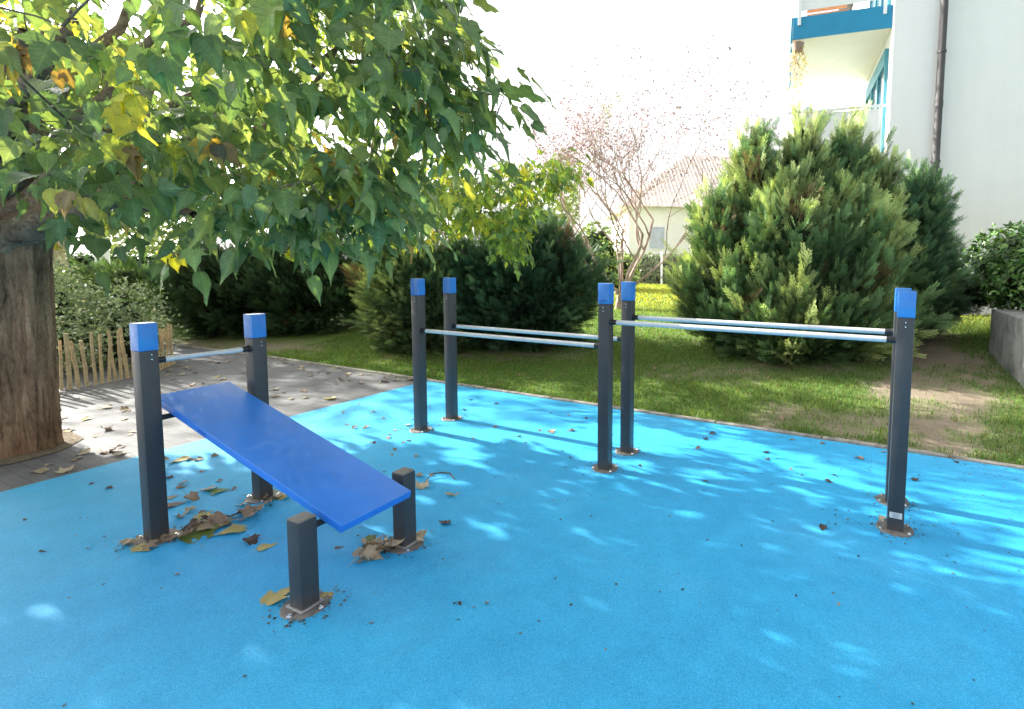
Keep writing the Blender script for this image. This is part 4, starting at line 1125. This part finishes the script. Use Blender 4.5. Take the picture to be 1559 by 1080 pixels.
# seam line under slab near the wall, window band on the facade
for zz in (7.35, 4.15):
    fr_ = MB()
    x = -.03
    y0, y1, z0, z1 = .55, 3.6, zz+.0, zz+2.5
    for y in (y0, y0+1.0, y0+2.0, y1): fr_.box((x, y, (z0+z1)/2), (.08, .09, z1-z0))
    fr_.box((x, (y0+y1)/2, z1-.16), (.10, y1-y0, .34)); fr_.box((x, (y0+y1)/2, z0+.05), (.078, y1-y0, .1))
    w = fr_.build('window', M['tealframe'], bl)
    mb = MB(); mb.box((-.012, (y0+y1)/2, (z0+z1)/2), (.02, y1-y0-.1, z1-z0-.2)); mb.build('pane', M['glass'], w)
mb = MB(); mb.box((1.0-2.4, 9.985, 7.0), (.14, .06, 2.2)); mb.box((.15-2.1, 9.985, 4.4), (1.1, .05, 1.9)); mb.build('window', M['glass'], bl)
mb = MB(); mb.box((-1.5, 1.6, 5.15), (.75, .05, 1.1), .02, Matrix.Rotation(.12, 3, 'Y')); o = mb.build('folded_parasol_cloth', M['beige'])
o.parent = bl; o.name = 'sun_blind'
# things on the upper balcony
def wl(x, y, z):
    p = C0+Ud*x+Wd*y; return (p[0], p[1], z)
o = empty('balcony_bench', wl(-1.35, .7, zb1+.20), ang); tag(o, 'orange wooden bench standing on the upper balcony', 'bench')
MB().box((0, 0, .42), (.9, .35, .05), .005).build('seat', M['orange'], o)
for x in (-.4, .4):
    for y in (-.13, .13): MB().box((x, y, .2), (.05, .05, .40)).build('leg', M['orange'], o)
MB().box((0, .15, .75), (.9, .03, .25), .004).build('backrest', M['orange'], o)
# trailing plant under balcony corner
o = empty('trailing_plant', wl(-2.0, .34, 6.98)); tag(o, 'dry trailing plant hanging in a pot from the balcony corner', 'plant')
MB().cyl((0, 0, -.22), (0, 0, -.04), .10, .15, 16).build('pot', M['pot'], o, True)
paths = [(curve_pts((random.uniform(-.08, .08), random.uniform(-.08, .08), -.08), (random.uniform(-.28, .28), random.uniform(-.2, .2), -random.uniform(.4, 1.5)), 8, 0.0, .12), np.linspace(.008, .004, 8)) for _ in range(14)]
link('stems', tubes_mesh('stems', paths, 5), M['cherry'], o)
tp = np.concatenate([p for p, _ in paths]); tp = tp[rng.integers(0, len(tp), 260)]+rng.normal(size=(260, 3))*.03
V, Fq, C = place_leaves(tp, rng.normal(size=(260, 3))+np.array([0, 0, -1]), rng.normal(size=(260, 3)), rng.uniform(.04, .09, 260), np.array([(.66, .52, .46), (.58, .56, .44), (.7, .62, .56)])[rng.integers(0, 3, 260)], [TPL[3]])
link('leaves', fast_mesh('leaves', V, Fq, C), M['grass'], o)

# ------------------------------------------------------------------ tiled house beyond
hs = empty('house', (4.5, 33.5, .6), .10); tag(hs, 'glare-paled house with hipped terracotta roof behind the bare pinkish tree', 'house')
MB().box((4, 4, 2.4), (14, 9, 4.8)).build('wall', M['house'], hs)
bm = bmesh.new(); e = .7; x0, x1, y0, y1, ze, zr = -3-e, 11+e, -.5-e, 8.5+e, 4.55, 8.8
P = [bm.verts.new(p) for p in ((x0, y0, ze), (x1, y0, ze), (x1, y1, ze), (x0, y1, ze), (x0+5.2, 4, zr), (x1-5.2, 4, zr))]
for f in ((0, 1, 5, 4), (1, 2, 5), (2, 3, 4, 5), (3, 0, 4), (3, 2, 1, 0)): bm.faces.new([P[i] for i in f])
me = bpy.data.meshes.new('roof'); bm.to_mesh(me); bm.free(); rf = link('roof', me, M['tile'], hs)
mb = MB()
for k in range(60):     # tile rolls down the front slope
    x = x0+.25+k*.26
    fr0 = min(1, max(0, min((x-x0)/5.2, (x1-x)/5.2)))
    if x > x1: break
    mb.cyl((x, y0, ze+.03), (x, y0+(4-y0)*fr0, ze+(zr-ze)*fr0+.03), .05, .05, 6)
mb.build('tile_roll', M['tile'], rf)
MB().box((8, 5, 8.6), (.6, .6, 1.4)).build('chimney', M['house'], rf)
for x in (-1.2, 1.8, 4.8, 7.8):
    w = MB().box((x, -.52, 2.7), (1.1, .05, 1.5)).build('window', M['white'], hs)
    MB().box((x, -.56, 2.7), (.9, .05, 1.3)).build('pane', M['glass'], w)

# ------------------------------------------------------------------ fallen leaves
FM = dict(
    brown=m_fallen('dry_brown_leaf', (0.30, 0.21, 0.145), (0.46, 0.35, 0.25), (0.13, 0.08, 0.055)),
    tan=m_fallen('dry_tan_leaf', (0.52, 0.43, 0.28), (0.66, 0.58, 0.42), (0.26, 0.18, 0.11)),
    yellow=m_fallen('yellow_leaf', (0.52, 0.44, 0.13), (0.60, 0.53, 0.24), (0.36, 0.26, 0.10)),
    green=m_fallen('green_leaf', (0.09, 0.17, 0.04), (0.16, 0.27, 0.06), (0.2, 0.22, 0.06)),
    dark=m_fallen('dark_curled_leaf', (0.055, 0.038, 0.032), (0.13, 0.09, 0.07), (0.04, 0.03, 0.026)),
)
def fallen_mesh(kind, seed):
    r = np.random.default_rng(seed); E, Mx = ((OV_E, OV_M), (LB_E, LB_M))[seed % 2]
    V, Fq, C = leaf_template(E, Mx, 0, 0, 0.0, False, seed)
    n = len(E)   # denser grid: five columns, each station split in two
    ts2 = np.linspace(0, n-1, 2*n-1); gi = lambda a: np.interp(ts2, np.arange(n), a)
    ex, ey, mx = gi(E[:, 0]), gi(E[:, 1]), gi(Mx); m = len(ts2); rows = []
    for f in (-1, -.66, -.33, 0, .33, .66, 1):
        k = abs(f); rows.append(np.stack([mx*(1-k)+ex*k, f*ey*(1+(.05*r.normal(size=m) if k == 1 else 0)), np.zeros(m)], 1))
    V = np.concatenate(rows); Fq = np.array([(a*m+i, a*m+i+1, (a+1)*m+i+1, (a+1)*m+i) for a in range(6) for i in range(m-1)])
    C = np.concatenate([np.full((m, 3), 1.15 if k == 3 else 1.0-.04*abs(k-3)) for k in range(7)])
    st = np.array([(0, .012, 0), (0, -.012, 0), (-.25, -.009, .0), (-.25, .009, .0), (-.5, -.008, .0), (-.5, .008, .0)]); b_ = len(V)
    V = np.concatenate([V, st]); Fq = np.concatenate([Fq, [(b_, b_+1, b_+2, b_+3), (b_+3, b_+2, b_+4, b_+5)]]); C = np.concatenate([C, np.full((6, 3), 1.2)])
    U0_ = V.copy()
    curl = dict(brown=1.0, tan=.8, yellow=.45, green=.35, dark=1.0)[kind]*r.uniform(.7, 1.3)
    x, y = V[:, 0].copy(), V[:, 1].copy()
    k = 1.6*curl
    yy = np.sin(y*k*1.6)/(k*1.6+1e-6); zz = (1-np.cos(y*k*1.6))/(k*1.6+1e-6)
    zx = .22*curl*(x-.5)**2 + .10*curl*np.sin(x*5+r.uniform(0, 6))+.07*curl*np.sin(9*x+r.uniform(0, 6))*np.abs(y)*3+.05*curl*np.sin(23*y+7*x+r.uniform(0, 6))
    tw = r.uniform(-.5, .5)*curl*(x-.5)
    V = np.stack([x-.5, yy*np.cos(tw)-zz*np.sin(tw), zz*np.cos(tw)+yy*np.sin(tw)+zx], 1)
    V[:, 2] *= .62
    V[:, 2] -= np.percentile(V[:, 2], 12)-.012
    me = fast_mesh('fallen_leaf', V, Fq, C, luv=U0_)
    me.materials.append(FM[kind]); return me
FMESH = {k: [fallen_mesh(k, 10*i+j) for j in range(7)] for i, k in enumerate(FM)}
CNAME = dict(brown='dry brown', tan='dry tan', yellow='yellow', green='green', dark='dark shrivelled')
UN = (791.2227, 918.2053, 463.4153, .078, .0062, 1.6212)
def floor_at(u, v):
    f, cx, cy, p, r, h = UN; c, s = math.cos(r), math.sin(r); du, dv = u-cx, v-cy
    a = c*du+s*dv; b = -s*du+c*dv; x, uz = a/f, -b/f
    y = math.cos(p)+uz*math.sin(p); z = -math.sin(p)+uz*math.cos(p)
    t = -h/z; return x*t, y*t
def fl(x, y, size, kind, label, group, z=0.0, tilt=.12, rz=None):
    me = random.choice(FMESH[kind]); o = bpy.data.objects.new('fallen_leaf', me); COL.objects.link(o)
    o.location = (x, y, z+.001); o.scale = (size, size*random.uniform(.85, 1.1), size*random.uniform(.8, 1.2))
    o.rotation_euler = (random.uniform(-tilt, tilt), random.uniform(-tilt, tilt), random.uniform(0, 6.28) if rz is None else rz)
    tag(o, label, 'leaf', group)
# singled-out leaves, placed where they lie
single = [
 (218, 838, .12, 'yellow', 'pale yellow leaf with long stalk at the foot of the near tall bench post'),
 (200, 828, .10, 'tan', 'dry tan leaf left of the near tall bench post foot'),
 (272, 703, .15, 'yellow', 'long yellow-green leaf on blue floor left under the raised board end'),
 (332, 750, .13, 'green', 'single green leaf on the blue floor beneath the board'),
 (312, 747, .12, 'tan', 'tan leaf tucked beside the single green leaf beneath the board'),
 (295, 762, .14, 'brown', 'folded brown leaf left of the green leaf beneath the board'),
 (268, 770, .11, 'brown', 'flat brown leaf next to the near tall post'),
 (318, 788, .14, 'yellow', 'orange-yellow curled leaf between the tall posts'),
 (300, 812, .24, 'green', 'large dark green leaf in the row between the tall posts'),
 (325, 806, .15, 'tan', 'pale tan leaf on top of the large dark green leaf'),
 (348, 812, .16, 'yellow', 'yellow striped leaf at the end of the large dark green leaf'),
 (409, 833, .10, 'yellow', 'round yellow leaf right of the pair in front of the row'),
 (384, 828, .11, 'dark', 'dark curled leaf left of the round yellow leaf'),
 (430, 905, .16, 'yellow', 'yellow leaf behind the near short post'),
 (492, 913, .09, 'yellow', 'yellow leaf tip right of the near short post'),
 (565, 838, .20, 'tan', 'big crumpled tan leaf heap centre beside the far short post'),
 (560, 852, .14, 'tan', 'crumpled tan leaf at the front of the heap by the far short post'),
 (566, 822, .07, 'green', 'small pale green leaf on the heap by the far short post'),
 (640, 740, .14, 'tan', 'crumpled tan leaf right behind the far short post'),
 (675, 797, .09, 'dark', 'dark bent leaf on the open floor right of the bench'),
 (690, 755, .09, 'tan', 'pale oval leaf on the open floor right of the far short post'),
 (636, 725, .08, 'brown', 'thin brown leaf above the far short post'),
 (500, 608, .14, 'yellow', 'yellow-orange leaf at the paving edge left of the far posts'),
 (1252, 806, .07, 'dark', 'dark reddish leaf on the floor left of the near bar posts'),
 (1310, 700, .09, 'brown', 'brown leaf just left of the near bar posts further back'),
 (1264, 735, .07, 'dark', 'small dark leaf on a light streak left of the near bar posts'),
 (840, 660, .10, 'brown', 'pale brown leaf in the middle of the floor under the lower bars'),
 (868, 657, .07, 'brown', 'small brown leaf beside the middle one under the lower bars'),
 (1343, 792, .08, 'tan', 'tan leaf on the base plate of the near sticker post'),
 (620, 648, .09, 'tan', 'curled tan leaf left of the far-left bar post foot'),
 (657, 724, .06, 'brown', 'brown leaf at the end of the dry stalk'),
 (88, 672, .13, 'yellow', 'orange leaf beside the big trunk foot'),
 (130, 640, .12, 'yellow', 'bright yellow leaf on the sunlit paving by the trunk'),
 (125, 692, .12, 'tan', 'pale leaf on the dark paving right of the trunk'),
 (60, 720, .11, 'tan', 'pale tan leaf on the paving in front of the trunk'),
 (97, 717, .13, 'tan', 'long pale leaf at the edge of the blue floor near the trunk'),
 (160, 690, .14, 'brown', 'brown leaf where paving meets blue floor left of the bench'),
 (185, 692, .10, 'tan', 'tan leaf nearest the near tall post on the paving edge'),
]
for u, v, s, k, lab in single:
    x, y = floor_at(u, v); fl(x, y, s, k, lab, None, z=.012 if 'on top' in lab or 'on the heap' in lab else 0.0)
# row of dead leaves between the tall posts, heap by the far short post
def scatter(n, fn, sizes, kinds, where, grp, zmax=0.0, tilt=.15):
    for _ in range(n):
        x, y = fn(); k = random.choice(kinds)
        fl(x, y, random.uniform(*sizes), k, '%s leaf %s' % (CNAME[k], where), grp+', '+CNAME[k], z=random.uniform(0, zmax), tilt=tilt)
def lin(p, q, jx):
    a = floor_at(*p); b = floor_at(*q)
    def f():
        t = random.random(); return a[0]+(b[0]-a[0])*t+random.gauss(0, jx), a[1]+(b[1]-a[1])*t+random.gauss(0, jx)
    return f
scatter(18, lin((245, 822), (400, 778), .045), (.07, .15), ['brown', 'yellow', 'tan', 'brown', 'dark', 'tan'], 'in the drift between the two tall bench posts', 'leaf drift between the tall posts', .02, .4)
scatter(6, lin((190, 830), (260, 826), .03), (.06, .11), ['brown', 'tan'], 'piled against the near tall bench post foot', 'leaves at the near tall post', .015, .4)
scatter(7, lin((385, 765), (430, 770), .05), (.07, .12), ['brown', 'tan', 'yellow'], 'around the far tall bench post foot', 'leaves at the far tall post', .015, .4)
scatter(18, lin((535, 842), (625, 826), .045), (.06, .13), ['brown', 'tan', 'brown', 'tan'], 'in the crumpled heap by the far short post', 'leaf heap by the far short post', .035, .6)
scatter(3, lin((440, 940), (485, 932), .03), (.02, .045), ['tan', 'dark'], 'on the base plate of the near short post', 'scraps at the near short post', .006)
def reg(poly):
    P = [floor_at(*q) for q in poly]
    def f():
        r1, r2 = random.random(), random.random(); i = random.choice(range(1, len(P)-1))
        if r1+r2 > 1: r1, r2 = 1-r1, 1-r2
        a, b, c = P[0], P[i], P[i+1]
        return a[0]+(b[0]-a[0])*r1+(c[0]-a[0])*r2, a[1]+(b[1]-a[1])*r1+(c[1]-a[1])*r2
    return f
scatter(52, reg([(250, 548), (420, 552), (620, 580), (500, 612), (420, 640), (260, 600)]), (.05, .12), ['tan', 'brown', 'tan', 'brown', 'dark', 'yellow'], 'on the grey paving behind the bench', 'leaves on the paving behind the bench')
scatter(20, reg([(420, 548), (625, 574), (640, 583), (560, 592), (430, 556)]), (.06, .11), ['brown', 'brown', 'tan'], 'along the kerb between paving and lawn', 'leaves along the paving kerb')
scatter(22, reg([(80, 640), (200, 600), (205, 685), (110, 705), (30, 735)]), (.05, .12), ['tan', 'brown', 'yellow'], 'on the paving between trunk and bench', 'leaves on the paving near the trunk')
scatter(22, reg([(240, 700), (400, 690), (420, 770), (330, 800), (250, 790)]), (.03, .10), ['brown', 'dark', 'tan', 'brown'], 'on the blue floor under the raised board', 'leaves under the board')
scatter(26, reg([(520, 620), (640, 600), (760, 660), (700, 700), (600, 700), (520, 650)]), (.03, .085), ['brown', 'dark', 'brown', 'tan'], 'on the blue floor around the far-left posts', 'leaves around the far-left posts')
scatter(24, reg([(660, 600), (900, 640), (1200, 690), (1100, 740), (850, 700), (700, 640)]), (.03, .075), ['brown', 'dark', 'dark'], 'on the blue floor beneath the lower bars', 'leaves beneath the lower bars')
scatter(14, reg([(1060, 650), (1340, 690), (1540, 715), (1330, 760), (1150, 720)]), (.025, .075), ['brown', 'dark', 'dark'], 'on the blue floor near the right-hand posts', 'leaves near the right-hand posts')
scatter(10, reg([(20, 860), (600, 960), (1000, 900), (1450, 900), (900, 1060), (200, 1060)]), (.012, .03), ['dark', 'brown', 'tan'], 'scrap on the open foreground floor', 'leaf scraps in the foreground')
scatter(6, reg([(10, 750), (180, 730), (200, 830), (60, 860)]), (.02, .06), ['dark', 'brown'], 'on the blue floor left of the bench', 'leaves left of the bench')
# leaves on the grass bank
for _ in range(22):
    t, s = random.uniform(-1, 7.5), random.uniform(.1, 2.6); x, y = TS(t, s)
    k = random.choice(['brown', 'tan', 'brown'])
    fl(x, y, random.uniform(.04, .09), k, '%s leaf lying in the grass of the bank' % CNAME[k], 'leaves in the grass, '+CNAME[k], z=gz(x, y)+.02, tilt=.4)
# crumbs of litter nobody could count
nn = 1500; V = []; Fq = []
t = rng.uniform(-5, 8, nn); s = -np.abs(rng.exponential(1.3, nn)); xs = CORNER[0]+A[0]*t+B[0]*s; ys = CORNER[1]+A[1]*t+B[1]*s
pp_ = [(-2.6044+X*math.cos(-.4544)-Y*math.sin(-.4544), 2.925+X*math.sin(-.4544)+Y*math.cos(-.4544)) for X in (0, BL) for Y in (0, BD)] + \
      [(-1.7568+X*math.cos(yawP)-Y*math.sin(yawP), 4.9225+X*math.sin(yawP)+Y*math.cos(yawP)) for X in (0, L1, L1+L2) for Y in (0, D)]
for px_, py_ in pp_:
    a_ = rng.uniform(0, 6.28, 60); r_ = .10+np.abs(rng.normal(size=60))*.05
    xs = np.concatenate([xs, px_+r_*np.cos(a_)]); ys = np.concatenate([ys, py_+r_*np.sin(a_)])
k = ys > 1.3; xs, ys = xs[k], ys[k]; nn = len(xs)
V, Fq, C = place_leaves(np.stack([xs, ys, np.full(nn, .004)], 1), np.stack([rng.normal(size=nn), rng.normal(size=nn), np.zeros(nn)], 1), np.tile([(0, 0, 1.)], (nn, 1))+rng.normal(size=(nn, 3))*.1,
                       rng.uniform(.006, .02, nn), np.array([(.07, .05, .04), (.22, .16, .11), (.13, .09, .06)])[rng.integers(0, 3, nn)], [leaf_template(OV_E, OV_M, .05, -.05, .02, False, 5)])
o = link('leaf_litter', fast_mesh('leaf_litter', V, Fq, C), M['grass']); tag(o, 'tiny leaf crumbs sprinkled over floor and paving', 'leaf litter', kind='stuff')
# dry stalk
pts = [floor_at(*q) for q in ((645, 742), (650, 733), (658, 728), (672, 726), (685, 727), (692, 732))]
pp = np.array([(x, y, .008+.02*(0.3 < i/6 < .8)) for i, (x, y) in enumerate(pts)])
o = link('dry_stalk', tubes_mesh('dry_stalk', [(pp, np.full(len(pp), .005))], 6, .1), FM['brown']); tag(o, 'curved dry brown stalk on the floor behind the far short post', 'stalk')

# ------------------------------------------------------------------ light
SUN_EL = math.radians(27); az = math.radians(-63)     # bearing from +Y towards +X
sd = Vector((math.sin(az)*math.cos(SUN_EL), math.cos(az)*math.cos(SUN_EL), math.sin(SUN_EL)))
sun = bpy.data.lights.new('sun', 'SUN'); sun.energy = 15.0; sun.angle = math.radians(0.55); sun.color = (1, .95, .86)
so = bpy.data.objects.new('sun', sun); COL.objects.link(so); so.rotation_euler = sd.to_track_quat('Z', 'Y').to_euler(); so.location = sd*30
w = bpy.data.worlds.new('World'); scene.world = w; w.use_nodes = True
nt = w.node_tree; bg = nt.nodes['Background']
sky = nt.nodes.new('ShaderNodeTexSky'); sky.sky_type = 'NISHITA'; sky.sun_disc = False
sky.sun_elevation = SUN_EL; sky.sun_rotation = az; sky.air_density = 1.0; sky.dust_density = 4.0; sky.ozone_density = 1.0
hsv = nt.nodes.new('ShaderNodeHueSaturation'); hsv.inputs['Saturation'].default_value = .12; hsv.inputs['Value'].default_value = 2.75
nt.links.new(sky.outputs[0], hsv.inputs['Color']); nt.links.new(hsv.outputs[0], bg.inputs[0]); bg.inputs[1].default_value = 0.15

# ------------------------------------------------------------------ camera
f, cx, cy, p, r, h = UN
cam = bpy.data.cameras.new('camera'); cam.sensor_width = 36; cam.sensor_fit = 'HORIZONTAL'; cam.lens = f/1559*36
cam.shift_x = (779.5-cx)/1559; cam.shift_y = (cy-540)/1559; cam.clip_start = .05; cam.clip_end = 3000
co = bpy.data.objects.new('camera', cam); COL.objects.link(co)
R0 = Vector((1, 0, 0)); Fd = Vector((0, math.cos(p), -math.sin(p))); U0 = Vector((0, math.sin(p), math.cos(p)))
Rc = R0*math.cos(r)+U0*math.sin(r); Uc = U0*math.cos(r)-R0*math.sin(r)
Mx = Matrix((Rc, Uc, -Fd)).transposed().to_4x4(); Mx.translation = (0, 0, h)
co.matrix_world = Mx
scene.camera = co
scene.view_settings.view_transform = 'Standard'; scene.view_settings.look = 'None'; scene.view_settings.exposure = 0
scene.render.engine = 'CYCLES'
scene.cycles.max_bounces = 7; scene.cycles.transparent_max_bounces = 8
